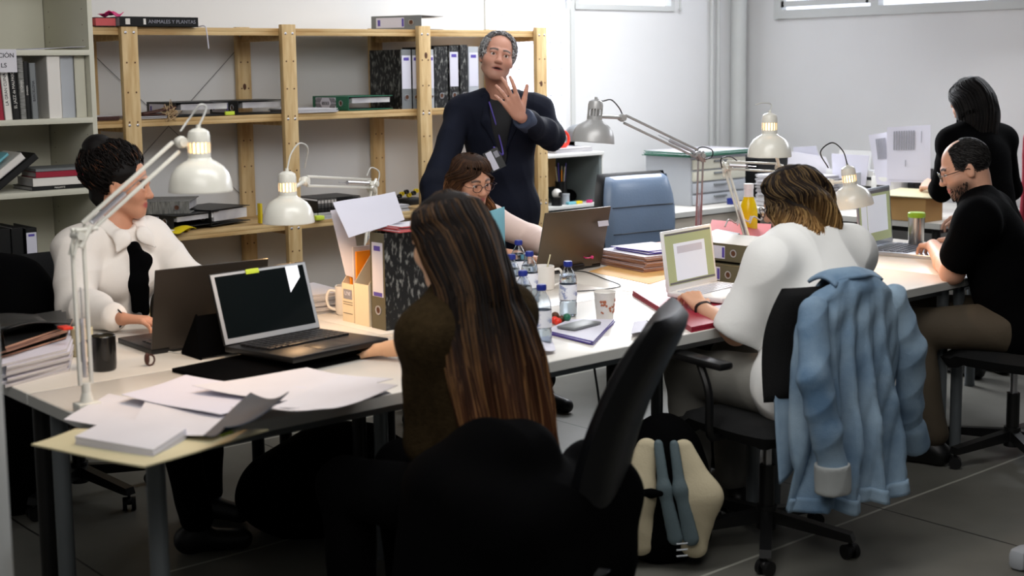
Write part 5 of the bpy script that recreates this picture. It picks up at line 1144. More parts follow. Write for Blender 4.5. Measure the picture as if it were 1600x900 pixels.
wsheet('second printed sheet, tilted, left of the large one at the right wall', [(1357, 211), (1388, 206), (1392, 290), (1370, 288)], 7.0, [(.3+.09*k, .33+.09*k+.04, .1, .5) for k in range(6)])
t = thing('paper_tray', 'white paper trays and magazine files on the side table behind the hanging lamp', 'tray', (7.15, 5.0, TT)); b = MB()
for k in range(4): b.box((0, 0, .03+.055*k), (.26, .34, .004)); b.box((-.13, 0, .045+.055*k), (.004, .34, .035)); b.box((0, -.17, .04+.055*k), (.26, .004, .02))
b.build('tray_body', 'white', t, smooth=False)
for k in range(4): MB().box((0, 0, .042+.055*k), (.24, .31, .018)).build('paper', 'pages', t, smooth=False)
for k, (px, X, Y_, w_, h_, m_, lb) in enumerate(((1352, 7.0, 4.75, .16, .20, 'white', 'low white carton at the right end of the stationery on the side table'), (1325, 6.95, 4.95, .1, .22, 'lgbind', 'light grey file box behind the hanging lamp'), (1375, 7.1, 4.62, .05, .24, 'kbind', 'thin black folder leaning at the end of the side table stationery'))):
    b = MB(); b.box((0, 0, h_/2), (.2, w_, h_), bev=.004); b.box((-.101, 0, h_*.7), (.002, w_*.5, .02), mi=1); o = b.build('file_box', [m_, 'ink']); o.location = (X+.1, Y_, TT); tag(o, lb, 'box')
def upright(lb, px, X, m_, name='document', th=.004):
    q = plane_quad(px, X); c = sum(q, Vector())/4; b = MB(Matrix.Translation(-c)); b.grid(lambda u, v: q[0]*(1-u)*(1-v)+q[1]*u*(1-v)+q[2]*u*v+q[3]*(1-u)*v, 4, 4, th); o = b.build(name, m_, None, smooth=False); o.location = c; return tag(o, lb, name.replace('_', ' '))
upright('white document propped up behind the hanging lamp', [(1300, 240), (1358, 243), (1353, 290), (1302, 285)], 7.0, 'label')
upright('pale rigid folder behind the propped white document', [(1312, 234), (1363, 236), (1357, 285), (1312, 280)], 7.1, 'white', 'rigid_folder')
upright('lilac plastic wallet standing at the left of the propped document', [(1240, 230), (1275, 228), (1300, 312), (1242, 312)], 7.15, 'label', 'plastic_wallet')
upright('crumpled white sheets leaning right of the second lamp shade', [(1232, 236), (1290, 245), (1310, 292), (1230, 290)], 7.05, 'paper', 'paper_sheet')
sheets('paper_stack', 'pile of printed papers on the side table right of the second lamp shade', 'papers', [Vector((6.68, 5.06, TT)), Vector((6.98, 5.04, TT)), Vector((7.0, 5.44, TT)), Vector((6.70, 5.46, TT))], 22, .009, 'pages', .01)
# drawer unit on the rear desk
a, c = at(1082, 300, Y=5.72).x, at(1168, 300, Y=5.72).x; zt_ = at(1120, 243, Y=5.72).z
t = thing('drawer_unit', 'grey drawer unit with shallow trays on the desk by the pipe', 'drawers', ((a+c)/2, 5.72, TT)); w_ = c-a; h_ = zt_-TT
b = MB(); b.box((0, .21, h_/2), (w_, .38, h_), bev=.003); b.build('carcass', 'lgbind', t)
for k in range(4):
    z_ = h_*(.12+.24*k)
    o = MB().box((0, .012, z_), (w_-.03, .014, h_*.2), bev=.004).build('drawer', 'bcase' if k > 1 else 'lgbind', t); MB().box((0, 0, z_+h_*.05), (.12, .014, .012), bev=.003).build('handle', 'gbind', o)
flat('paper_stack', 'fan of white and green papers on top of the grey drawer unit', 'papers', 1080, 1180, 5.7, 6.1, zt_, 5, .006, 'green', 'paper', 240, .012)
b = MB(); b.box((0, 0, .02), (.07, .04, .04), bev=.004); o = b.build('blue_box', 'blue'); o.location = (at(1141, 322, Y=5.66).x, 5.64, TT); tag(o, 'small dark blue box at the edge of the rear desk', 'box')
b = MB(); b.box((0, 0, .13), (.4, .3, .26), bev=.01); o = b.build('printer', 'kplastic'); o.location = (7.33, 5.95, TT); tag(o, 'black office printer beside the drawer unit on the rear desk', 'printer')
# ------------------------------------------------------------------ lamps
def A(px, py, Y): return at(px, py, Y=Y)
bp = on(110, 645)
desk_lamp('tall white desk lamp at the left table edge, its shade glowing nearest us', (1.45, 3.40, TT), A(121, 368, 3.40), A(283, 222, 3.42), A(314, 299, 3.40), (.0, 0, -1), cable=[A(322, 170, 3.4), A(312, 164, 3.4), A(296, 185, 3.42), A(282, 205, 3.42)], cab='cablew', power=5.5)
desk_lamp('white desk lamp with arched white cable in the centre left over the files', (3.02, 4.42, TT), A(583, 287, 4.42), A(476, 283, 4.05), A(451, 348, 3.95), (0, 0, -1), cable=[A(455, 240, 3.97), A(468, 224, 3.98), A(481, 232, 4.0), A(476, 262, 4.05)], cab='cablew', power=5.5)
desk_lamp('unlit silver desk lamp reaching left before the bright window', on(1090, 392), A(1095, 243, 4.03), A(972, 184, 3.98), A(926, 223, 3.95), (-.10, .02, -1), on=False, cable=[A(941, 158, 3.95), A(955, 156, 3.95), A(967, 168, 3.97), A(973, 180, 3.98)], body='lampsil')
desk_lamp('lit white desk lamp with leaning arm over the yellow bottle', (4.63, 3.78, TT+.03), A(1133, 258, 4.0), A(1218, 262, 3.55), A(1202, 245, 3.45), (0, 0, -1), cable=[A(1205, 163, 3.45), A(1190, 161, 3.46), A(1180, 164, 3.47)], cab='cablew', power=5.5)
desk_lamp('lit silver-white desk lamp with looping black cable before the olive screen', (5.15, 4.15, TT), A(1262, 330, 3.95), A(1297, 285, 3.55), A(1333, 322, 3.45), (.12, -.10, -1), cable=[A(1317, 236, 3.45), A(1300, 223, 3.47), A(1282, 238, 3.5), A(1294, 262, 3.54)], body='lamp', power=5)
for k, (pts, Y_) in enumerate((([(1082, 240), (1095, 230), (1112, 234), (1112, 245), (1098, 250)], 4.03), ([(1128, 262), (1127, 248), (1142, 245), (1155, 254)], 4.0), ([(573, 275), (580, 262), (592, 268), (591, 282), (585, 290)], 4.42))):
    b = MB(); b.tube(curve3([A(x, y, Y_) for x, y in pts], 6), .0028, seg=6); o = b.build('power_cable', 'cable' if k < 2 else 'cablew')
    tag(o, ['black cable loop at the elbow of the silver lamp', 'black cable loop at the elbow of the leaning lamp', 'white cable loop at the elbow of the centre left lamp'][k], 'cable')
# ------------------------------------------------------------------ chairs
office_chair('black high-backed office chair seen edge-on, its curved back behind the foreground woman', (2.20, 2.49), 126, 20, 'kleather', bw=.42, bz=(.46, 1.04), by=-.17, lean=20, bt=.095, curve=.10, arms=False)
office_chair('black five-star office chair with the denim jacket over its back', (3.58, 2.86), 82, 10, 'chairmesh', bw=.44, bz=(.56, .93), by=-.235, lean=10, arms=True)
office_chair('empty blue-grey leather office chair behind the tables', (5.40, 5.10), 262, 10, 'bleather', back='padded', bw=.50, bz=(.54, 1.02), by=-.16, lean=4, bt=.11, arms=False, bow=.03)
office_chair('black office chair of the woman in the white blouse at the left', (2.08, 4.98), 272, 30, 'chairmesh', bw=.44, bz=(.56, .92), by=-.26, lean=6, arms=False)
office_chair('black office chair of the woman with glasses, hidden behind the table', (3.93, 5.0), 272, 0, 'chairmesh', bw=.40, bz=(.56, .88), by=-.26, lean=6, arms=False)
office_chair('black office chair under the seated man at the right', (5.10, 2.82), 92, 15, 'chairmesh', bw=.44, bz=(.54, .80), by=-.26, lean=8, arms=False)
# ------------------------------------------------------------------ people
def person(label, P, group=None): return thing('person', label, 'person', (float(P.pel[0]), float(P.pel[1]), 0))
def W3(px, py, Y): return V(at(px, py, Y=Y))
SK = (206, 156, 128)
# --- standing man in the dark jacket
P = Pose(4.42, 5.22, 233, seat=False, lean=-2, female=False, hs=238, hp=-8, hr=-13, hip=.93, up=1.04, scale=1.0, head_f=.03); P.hc = W3(777, 90, 5.16)
t = person('grey-haired man standing in a dark jacket, raising his left hand to his chin', P)
eL, wL = W3(862, 214, 5.02), W3(812, 182, 4.86)      # his left arm, raised, is on the right of the picture
eR, wR = W3(678, 292, 5.16), W3(690, 370, 5.0)
MANK = lambda q: (q[2] > .075 and q[1] < .035) or (q[2] > .0 and q[1] < .045 and abs(q[0]) > .05) or (q[2] > -.045 and q[1] < -.03)
S = SDF(.004); head(S, P.hc, P.HM, P.nb+P.d*.0, jaw=1.03, mouth_open=True); P.torso(S, -.012); P.arm(S, -1, eL, wL); P.arm(S, 1, eR, wR)
fd = W3(788, 138, 4.86)-wL; hand(S, wL, fd, -P.f*.25+V(0, 0, .1)+P.r*0-np.array(CF)*.8, V(at(826, 135, Y=4.86))-wL, tcurl=5, spread=13, tout=48, per=[(12, 20, 15), (10, 22, 18), (20, 30, 20), (28, 34, 24)], s=1.13)
hand(S, wR, V(.1, -.2, -1), P.r, P.f, s=1.0)
sdf_obj('body', S, 'skin', t, col=skin_col(P.hc, P.HM, (204, 150, 128), (170, 98, 88), (84, 78, 74), .3, open_=True, scalp=MANK, scc=(120, 112, 106))); eyes(P.hc, P.HM, t)
b = MB(); m4 = Matrix([list(r_) for r_ in P.HM]).to_4x4(); b.M = Matrix.Translation(Vector(P.hc-np.array(t.location))) @ m4; b.box((0, .082, -.0625), (.026, .006, .005), bev=.0015); b.build('teeth', 'eyew', t)
S = SDF(.006); P.torso(S, .006); S.cone(P.nb+P.d*.04, P.nb, .062, .062, .02); S.ell(P.nb+P.d*.075+P.f*.02, (.075, .075, .055), P.M, .01, sub=True); sdf_obj('t_shirt', S, 'ktee', t, folds(.003, 20, 1))
S = SDF(.006); P.torso(S, .026, .05); S.cone(P.pel+P.f*-.01, P.pel-V(0, 0, .12), .17, .18, .05, flat=(P.f, .78)); P.arm(S, -1, eL, eL+(wL-eL)*.82, (.070, .064, .055, .052), .03); P.arm(S, 1, eR, eR+(wR-eR)*.85, (.070, .062, .055, .05), .03)
fr = P.M[:, 1]; S.ell(P.nb+fr*.10-P.d*.03, (.055, .11, .17), P.M, .02, sub=True); S.ell(P.nb+fr*.12-P.d*.17, (.03, .08, .16), P.M, .015, sub=True); S.ell(P.nb+P.d*.09+fr*.01, (.072, .085, .07), P.M, .015, sub=True)
sdf_obj('jacket', S, 'navy', t, folds(.009, 16, 3))
for q in (-1, 1):
    S = SDF(.005); o = P.nb; S.chain([o+P.d*.045+P.r*q*.055-fr*.02, o+P.d*.02+P.r*q*.075+fr*.06, o-P.d*.10+P.r*q*.075+fr*.125, o-P.d*.24+P.r*q*.02+fr*.14], [.012, .016, .020, .006], .02, flat=(fr, .45)); sdf_obj('lapel', S, 'navy', t)
S = SDF(.006); S.cone(eL+(wL-eL)*.66, eL+(wL-eL)*.90, .054, .051, .01, clip=[(eL+(wL-eL)*.93, wL-eL)]); sdf_obj('cuff', S, 'cuffb', t, folds(.003, 30, 4))
S = SDF(.007); legs(S, P, [V(P.pel)+P.f*.04-P.r*.1-V(0, 0, .44), V(P.pel)+P.f*.04+P.r*.1-V(0, 0, .44)], [V(P.pel)-P.r*.11-V(0, 0, .84), V(P.pel)+P.r*.11-V(0, 0, .84)]); sdf_obj('trousers', S, 'darkp', t, folds(.005, 15, 5))
shoes(t, [(V(P.pel)-P.r*.11, P.f), (V(P.pel)+P.r*.11, P.f)])
short_hair(t, P, MANK, 3200, .024, [(150, 150, 150), (200, 200, 200), (120, 120, 122)], lift=.5, curl=.8, seed=2)
b = MB(); nb = Vector(P.nb-np.array(t.location)); fr_ = Vector(fr); rr_ = Vector(P.r); dn = Vector(P.d)
bq = Vector(W3(772, 250, 4.95)-np.array(t.location))
b.tube(curve3([nb+rr_*.06, nb+rr_*.05+fr_*.09-dn*.02, nb-rr_*.005+fr_*.15-dn*.25, bq+Vector((0, 0, .06))], 8), .004, seg=6, mi=0); b.build('lanyard', 'purple', t)
b = MB(Matrix.Translation(bq) @ m4 @ Matrix.Rotation(R(38), 4, 'Y')); b.box((0, .012, 0), (.075, .003, .10), mi=1); b.box((0.012, .014, .0), (.03, .003, .09), mi=0); b.box((-.02, .014, .02), (.022, .003, .03), mi=2); b.build('name_badge', ['label', 'kbind', 'ink_grey'], t, smooth=False)

# --- woman in the white blouse, left
P = Pose(2.16, 4.86, 282, lean=10, female=True, hs=318, hp=6, hip=.56, up=.98); P.hc = W3(192, 288, 4.76)
t = person('woman in a white blouse with black ribbon tie and dark pinned-up hair', P)
eL, wL = V(2.40, 4.62, .83), V(2.22, 4.33, .80); eR, wR = W3(120, 478, 4.62), W3(190, 490, 4.34)
eR[2] = .80; wR[2] = .79
S = SDF(.004); head(S, P.hc, P.HM, P.nb, True, .93); P.torso(S, -.012); P.arm(S, -1, eL, wL, (.042, .036, .03, .023)); P.arm(S, 1, eR, wR, (.042, .036, .03, .023))
hand(S, wR, V(.75, -.65, -.05), V(0, 0, 1), V(.6, .7, 0), (18, 22, 26, 30), s=.92); hand(S, wL, V(-.5, -.8, -.05), V(0, 0, 1), V(-.8, .5, 0), (18, 22, 26, 30), s=.92)
sdf_obj('body', S, 'skin', t, col=skin_col(P.hc, P.HM, (206, 148, 118), (176, 84, 76), (50, 36, 30))); eyes(P.hc, P.HM, t)
S = SDF(.005); P.torso(S, .018, .05); P.arm(S, -1, eL, eL+(wL-eL)*.85, (.075, .066, .06, .05), .03); P.arm(S, 1, eR, eR+(wR-eR)*.80, (.078, .070, .062, .052), .03)
S.ell(P.nb+P.d*.07+P.f*.03, (.062, .07, .07), P.M, .012, sub=True)
sdf_obj('blouse', S, 'blouse', t, folds(.018, 19, 8))
fr = P.M[:, 1]; o = P.nb
for q in (-1, 1):
    S = SDF(.004); S.chain([o+P.d*.055+P.r*q*.058-fr*.04, o+P.d*.035+P.r*q*.075+fr*.04, o+P.d*.00+P.r*q*.05+fr*.11, o-P.d*.045+P.r*q*.085+fr*.13], [.018, .026, .03, .006], .02, flat=(P.d*.6+fr, .35)); sdf_obj('collar', S, 'blouse', t)
S = SDF(.004); kx = o-P.d*.045+fr*.115; S.ell(kx, (.022, .02, .022), P.M, .01); S.chain([kx, kx-P.r*.035-P.d*.05+fr*.02, kx-P.r*.02-P.d*.11+fr*.02, kx-P.r*.005-P.d*.06+fr*.015], [.014, .03, .022, .012], .02, flat=(fr, .45)); S.chain([kx, kx+P.r*.01-P.d*.12+fr*.035, kx-P.r*.005-P.d*.22+fr*.03], [.014, .027, .020], .02, flat=(fr, .35)); S.chain([kx, kx-P.r*.03-P.d*.12+fr*.03, kx-P.r*.05-P.d*.24+fr*.03], [.014, .024, .018], .02, flat=(fr, .35))
sdf_obj('ribbon_tie', S, 'kfabric', t, folds(.003, 40, 2))
for k in (.5, .62): c = wR*(1-k*.12)+eR*k*.12; MB(Matrix.Translation(Vector(c-np.array(t.location)))).tube([Vector((.004*math.sin(a), .031*math.cos(a*math.pi/8), .031*math.sin(a*math.pi/8))) for a in range(16)], .0022, seg=6, closed=True).build('bracelet', 'kplastic', t)
S = SDF(.005); C, M_ = P.hc, P.HM; H = lambda x, y, z: C+M_@V(x, y, z)
S.ell(H(0, -.022, .042), (.086, .096, .088), M_, .03); S.ell(H(0, -.085, .035), (.066, .06, .075), M_, .04); S.ell(H(0, -.10, .125), (.058, .055, .05), M_, .03); S.ell(H(0, -.03, .115), (.055, .06, .035), M_, .03); S.cone(H(0, -.075, -.05), H(0, -.06, -.085), .045, .03, .03)
S.ell(H(0, .115, -.025), (.075, .055, .088), M_, .02, sub=True); hk = (16, 12, 11)
hm = sdf_obj('hair', S, 'hair', t, folds(.007, 45, 6), col=lambda v: np.tile(L3(hk), (len(v), 1)))
g = np.random.default_rng(5); pa, ra, ca = [], [], []
for k in range(1500):
    d = g.normal(size=3); d /= np.linalg.norm(d)
    if d[1] > .93 or (d[1] > .45 and d[2] < .05): continue
    q = V(0, -.045, .055)+d*V(.088, .118, .098); f_ = V(0, -.6, .6)+g.normal(size=3)*.3; f_ -= d*(f_@d); f_ /= np.linalg.norm(f_); L_ = g.uniform(.03, .06); tt = np.linspace(0, 1, 7)[:, None]
    pa.append(C+(q+f_*L_*tt+d*.005*np.sin(tt*3)*g.uniform(.3, 1.6))@M_.T); ra.append(.0024); ca.append(L3((20, 14, 12) if g.random() < .92 else (80, 50, 34))*g.uniform(.6, 1.3))
locks('hair_wisps', t, pa, ra, ca)
S = SDF(.007); kn = [P.pel+P.f*.44-P.r*.10-V(0, 0, .03), P.pel+P.f*.44+P.r*.08-V(0, 0, .03)]; an = [V(2.32, 4.42, .10), V(2.12, 4.12, .12)]; legs(S, P, kn, an); sdf_obj('trousers', S, 'darkp', t, folds(.005, 15, 9))
shoes(t, [(an[0], P.f+P.r*-.2), (an[1], V(.8, -.5, 0))], name='boot')

# --- woman with glasses in the middle
P = Pose(3.98, 5.02, 272, lean=16, female=True, hs=266, hp=15, hr=4, hip=.56, up=.93); P.hc = W3(736, 281, 4.86)
P.nb = P.hc-V(0, 0, .15)+V(0, .04, 0); P.sL = P.nb-P.d*.055-P.r*P.sw; P.sR = P.nb-P.d*.055+P.r*P.sw; P.che = P.nb-P.d*.16; P.wai = P.nb-P.d*.33
t = person('woman with glasses and wavy brown hair looking down behind the bronze laptop', P)
eL, wL = V(4.24, 4.78, .82), V(4.12, 4.50, .80); eR, wR = V(3.74, 4.74, .82), V(3.90, 4.48, .80)
S = SDF(.004); head(S, P.hc, P.HM, P.nb, True, .93); P.torso(S, -.012); P.arm(S, -1, eL, wL, (.042, .036, .03, .023)); P.arm(S, 1, eR, wR, (.042, .036, .03, .023))
for w_, q in ((wL, 1), (wR, -1)): hand(S, w_, V(0, -1, -.05), V(0, 0, 1), V(-q, 0, 0), (18, 22, 26, 30), s=.9)
sdf_obj('body', S, 'skin', t, col=skin_col(P.hc, P.HM, (214, 158, 128), (186, 96, 86), (80, 56, 44))); eyes(P.hc, P.HM, t); spectacles(t, P)
S = SDF(.005); P.torso(S, .012, .05); P.arm(S, -1, eL, eL+(wL-eL)*.5, (.066, .06, .055, .05), .03); P.arm(S, 1, eR, eR+(wR-eR)*.5, (.066, .06, .055, .05), .03); S.ell(P.nb+P.d*.07+P.f*.03, (.07, .075, .07), P.M, .012, sub=True)
sdf_obj('shirt', S, 'pinkshirt', t, folds(.008, 14, 12))
long_hair(t, P, [(.122, .012, .015, -.01), (.112, .05, .06, -.01), (.085, .078, .088, -.01), (.04, .092, .104, -.012), (-.02, .098, .105, -.015), (-.09, .104, .098, -.02), (-.16, .118, .10, -.01), (-.235, .10, .085, .01)], 2000, (62, 42, 30), (132, 86, 52), (176, 124, 80), 62, r=.0028, wave=.011, wf=15, seed=3, ombre=(.25, .8), hi_p=.3, gap_low=.8)
S = SDF(.007); kn = [P.pel+P.f*.42-P.r*.09, P.pel+P.f*.42+P.r*.09]; an = [V(4.30, 4.78, .14), V(4.08, 4.72, .14)]; legs(S, P, kn, an); sdf_obj('trousers', S, 'darkp', t, folds(.005, 15, 10)); shoes(t, [(an[0], P.f), (an[1], P.f)])

# --- woman in the foreground seen from behind
P = Pose(2.10, 2.52, 98, lean=14, female=True, hs=100, hp=14, hip=.56, up=1.0, head_f=.05); P.hc = W3(702, 374, 2.72); P.sw = .155
P.nb = P.hc-V(0, 0, .155)-P.f*.035; P.che = P.nb-P.d*.17; P.wai = P.nb-P.d*.34; P.sL = P.nb-P.d*.07-P.r*.145; P.sR = P.nb-P.d*.06+P.r*.165
t = person('woman seen from behind in dark knitwear with very long straight brown hair', P)
wR = V(on(606, 545, .775)); eR = V(2.52, 3.10, .82); eL, wL = P.sL+V(.03, .04, -.27), V(2.20, 2.88, .72)
S = SDF(.004); head(S, P.hc, P.HM, P.nb, True, .93); P.torso(S, -.012); P.arm(S, 1, eR, wR, (.042, .038, .034, .025)); P.arm(S, -1, eL, wL, (.042, .036, .03, .023))
hd = V(on(552, 532, .762))-wR; hand(S, wR, hd, V(0, 0, 1), V(-.9, .2, 0) if False else np.cross(V(0, 0, 1.), hd), (16, 20, 24, 28), s=.98); hand(S, wL, V(.3, .9, -.1), V(0, 0, 1), V(.9, -.3, 0), s=.92)
sdf_obj('body', S, 'skin', t, col=skin_col(P.hc, P.HM, (222, 176, 140)))
S = SDF(.006); P.torso(S, .022, .05); P.arm(S, 1, eR, eR+(wR-eR)*.55, (.072, .064, .056, .05), .03); P.arm(S, -1, eL, eL+(wL-eL)*.6, (.058, .054, .05, .046), .03); S.ell(P.nb+P.d*.09, (.06, .065, .05), P.M, .012, sub=True)
sdf_obj('cardigan', S, 'olive', t, folds(.009, 16, 14))
long_hair(t, P, [(.124, .012, .015, -.01), (.113, .05, .06, -.01), (.085, .078, .088, -.012), (.03, .096, .106, -.016), (-.06, .104, .108, -.035), (-.14, .120, .10, -.075), (-.21, .145, .085, -.115), (-.30, .160, .075, -.15), (-.42, .160, .065, -.185), (-.54, .15, .06, -.215), (-.64, .12, .05, -.23)], 3600, (22, 14, 11), (104, 62, 38), (196, 144, 92), 46, r=.0028, wave=.006, wf=8, seed=4, ombre=(.42, 1.0), end_j=.16, hi_p=.28, gap_low=1.7)
S = SDF(.007); kn = [P.pel+P.f*.43-P.r*.10-V(0, 0, .02), P.pel+P.f*.43+P.r*.10-V(0, 0, .02)]; an = [kn[0]-V(0, 0, .44)-P.f*.02, kn[1]-V(0, 0, .44)-P.f*.02]; legs(S, P, kn, an); sdf_obj('trousers', S, 'darkp', t, folds(.005, 15, 11)); shoes(t, [(an[0], P.f), (an[1], P.f)])
# her coat over the seat
S = SDF(.008); c = P.pel
S.cone(c-P.r*.10-P.f*.08+V(0, 0, .14), c+P.r*.0-P.f*.08+V(0, 0, .12), .10, .10, .08); S.cone(c-P.r*.2+V(0, 0, .08), c-P.r*.24+V(0, 0, -.3), .08, .10, .08)
for q in (-1, 1): S.cone(c+P.r*q*.20-P.f*.14+V(0, 0, .06), c+P.r*q*.22-P.f*.10-V(0, 0, .42), .07, .09, .08)
S.cone(c-P.r*.18-P.f*.22+V(0, 0, .02), c+P.r*.18-P.f*.22+V(0, 0, .02), .075, .075, .08); S.cone(c-P.r*.18-P.f*.22-V(0, 0, .30), c+P.r*.18-P.f*.22-V(0, 0, .30), .08, .08, .1); S.cone(c-P.r*.12-P.f*.22-V(0, 0, .12), c+P.r*.12-P.f*.22-V(0, 0, .12), .09, .09, .1)
tag(sdf_obj('coat', S, 'kfabric', None, folds(.014, 11, 15), base=(c[0], c[1], 0)), 'black coat draped over the seat of the foreground woman, hanging low', 'coat')

# --- woman in the white T-shirt
P = Pose(3.66, 2.78, 84, lean=22, female=True, hs=112, hp=20, hip=.56, up=.96, head_f=.07); P.hc = W3(1238, 314, 2.92)
P.nb = P.hc-V(0, 0, .13)-P.f*.07+P.r*.0; P.che = P.nb-P.d*.17; P.wai = P.nb-P.d*.33; P.sL = P.nb-P.d*.06-P.r*.19; P.sR = P.nb-P.d*.06+P.r*.19
t = person('woman in a loose white T-shirt with shoulder-length dark hair turning blond, typing', P)
eL = W3(1150, 520, 2.94); wL = W3(1094, 480, 3.19); eR, wR = V(4.05, 3.02, .82), W3(1162, 470, 3.32)
S = SDF(.004); head(S, P.hc, P.HM, P.nb, True, .94); P.torso(S, -.012); P.arm(S, -1, eL, wL, (.044, .040, .034, .025)); P.arm(S, 1, eR, wR, (.044, .038, .032, .024))
hl = W3(1070, 447, 3.31)-wL; hand(S, wL, hl, V(-.15, -.3, 1), V(1, -.1, .2), (30, 34, 38, 42), s=1.0, tcurl=25); hr_ = W3(1122, 466, 3.38)-wR; hand(S, wR, hr_, V(0, -.2, 1), V(-.6, -.4, 0), (30, 32, 36, 38), s=.96)
sdf_obj('body', S, 'skin', t, col=skin_col(P.hc, P.HM, (214, 164, 134), brow=(70, 50, 38))); eyes(P.hc, P.HM, t); spectacles(t, P)
S = SDF(.005); P.torso(S, .028, .06); sl = eL+(wL-eL)*.1; S.cone(P.sL, P.sL+(eL-P.sL)*.86-V(0, 0, .015), .080, .090, .04, clip=[(P.sL+(eL-P.sL)*1.02, eL-P.sL)]); S.cone(P.sR, P.sR+(eR-P.sR)*.8, .078, .088, .04); S.cone(P.wai-P.r*.02, P.pel-P.f*.03, .165, .185, .05, flat=(P.f, .75)); S.cone(P.sL-V(0, 0, .06), P.wai-P.r*.1, .07, .09, .06)
S.ell(P.nb+P.d*.085+P.f*.01, (.078, .08, .06), P.M, .012, sub=True)
sdf_obj('t_shirt', S, 'tee', t, folds(.016, 18, 17))
cl = eL*.12+wL*.88
for k, m_ in ((0, 'kplastic'), (.008, 'brownl')):
    dd = (wL-eL)/np.linalg.norm(wL-eL); qm = Vector(dd).to_track_quat('Z', 'Y').to_matrix().to_4x4(); MB(Matrix.Translation(Vector(cl+dd*k-np.array(t.location))) @ qm).tube([Vector((.032*math.cos(a*math.pi/10), .030*math.sin(a*math.pi/10), .004*math.sin(a))) for a in range(20)], .0028, seg=6, closed=True).build('bracelet', m_, t)
long_hair(t, P, [(.122, .012, .015, -.01), (.112, .05, .06, -.01), (.085, .080, .090, -.012), (.03, .098, .108, -.016), (-.04, .104, .112, -.025), (-.10, .122, .118, -.03), (-.18, .140, .11, -.03), (-.29, .13, .10, -.03)], 2600, (30, 20, 15), (196, 146, 84), (226, 184, 120), 42, r=.003, wave=.015, wf=15, seed=6, ombre=(.30, .85), end_j=.16, hi_p=.35, gap_low=1.0)
S = SDF(.007); kn = [P.pel+P.f*.42-P.r*.13-V(0, 0, .02), P.pel+P.f*.42+P.r*.09]; an = [kn[0]-V(.02, .04, .43), kn[1]-V(0, 0, .43)]; legs(S, P, kn, an, t=.02); sdf_obj('trousers', S, 'greyp', t, folds(.008, 14, 18)); shoes(t, [(an[0], P.f), (an[1], P.f)])

# --- seated man at the right
P = Pose(5.12, 2.78, 112, lean=20, female=False, hs=128, hp=20, hip=.56, up=1.0, head_f=.06, scale=1.0); P.hc = W3(1508, 262, 3.02)
P.nb = P.hc-V(0, 0, .14)-P.f*.06; P.che = P.nb-P.d*.18; P.wai = P.nb-P.d*.35; P.sL = P.nb-P.d*.06-P.r*.20; P.sR = P.nb-P.d*.06+P.r*.20
t = person('bearded balding man with glasses in a black T-shirt leaning on the table end', P)
eL = V(on(1488, 425, .775)); wL = W3(1458, 384, 3.36); eR, wR = V(5.50, 3.05, .84), V(5.66, 3.42, .80)
M5K = lambda q: (q[2] > -.01 and q[1] < .045 and (abs(q[0]) > .03 or q[1] < .0) and not (q[2] > .11 and q[1] > -.01)) or (q[2] > -.055 and q[1] < -.03) or (q[2] > .012 and q[1] < .04 and abs(q[0]) > .05)
S = SDF(.004); head(S, P.hc, P.HM, P.nb, False, 1.03); P.torso(S, -.012); P.arm(S, -1, eL, wL, (.054, .048, .042, .03)); P.arm(S, 1, eR, wR, (.054, .046, .04, .03))
hand(S, wL, W3(1438, 382, 3.5)-wL, V(0, 0, 1), V(1, -.2, 0), (22, 24, 28, 30)); hand(S, wR, V(-.2, .9, -.05), V(0, 0, 1), V(-1, -.2, 0), (22, 24, 28, 30))
sdf_obj('body', S, 'skin', t, col=skin_col(P.hc, P.HM, (212, 160, 134), brow=(40, 32, 28), stubble=.75, stc=(60, 44, 38), scalp=M5K)); eyes(P.hc, P.HM, t); spectacles(t, P, 'kplastic')
S = SDF(.005); P.torso(S, .024, .05); S.cone(P.sL, P.sL+(eL-P.sL)*.66, .080, .078, .04, clip=[(P.sL+(eL-P.sL)*.85, eL-P.sL)]); S.cone(P.sR, P.sR+(eR-P.sR)*.7, .078, .074, .04); S.cone(P.wai, P.pel, .17, .185, .05, flat=(P.f, .8)); S.ell(P.nb+P.d*.085+P.f*.02, (.072, .078, .06), P.M, .012, sub=True)
sdf_obj('t_shirt', S, 'kfabric', t, folds(.007, 13, 20))
short_hair(t, P, M5K, 4500, .020, [(20, 18, 18), (28, 25, 24), (60, 58, 57)], r=.0021, lift=.05, curl=.06, seed=9)
g = np.random.default_rng(3); pa, ra, ca = [], [], []
for k in range(420):
    a = g.uniform(-1.5, 1.5); z_ = g.uniform(-.112, -.045); q = V(.066*math.sin(a), .012+.072*math.cos(a)-.2*max(0, -.08-z_), z_); n_ = V(math.sin(a), math.cos(a), -.5)
    if abs(a) < .35 and z_ > -.078: continue
    tt = np.linspace(0, 1, 4)[:, None]; pa.append(P.hc+(q+n_*.010*tt+V(0, 0, -.008)*tt)@P.HM.T); ra.append(.0016); ca.append(L3((44, 34, 30))*g.uniform(.6, 1.5))
locks('beard', t, pa, ra, ca)
S = SDF(.007); kn = [P.pel+P.f*.42-P.r*.16-V(0, 0, .01), P.pel+P.f*.42+P.r*.12]; an = [kn[0]-V(.0, .10, .42), kn[1]-V(0, 0, .42)]; legs(S, P, kn, an, t=.018); sdf_obj('trousers', S, 'khakip', t, folds(.010, 14, 21)); shoes(t, [(an[0], P.f), (an[1], P.f)])

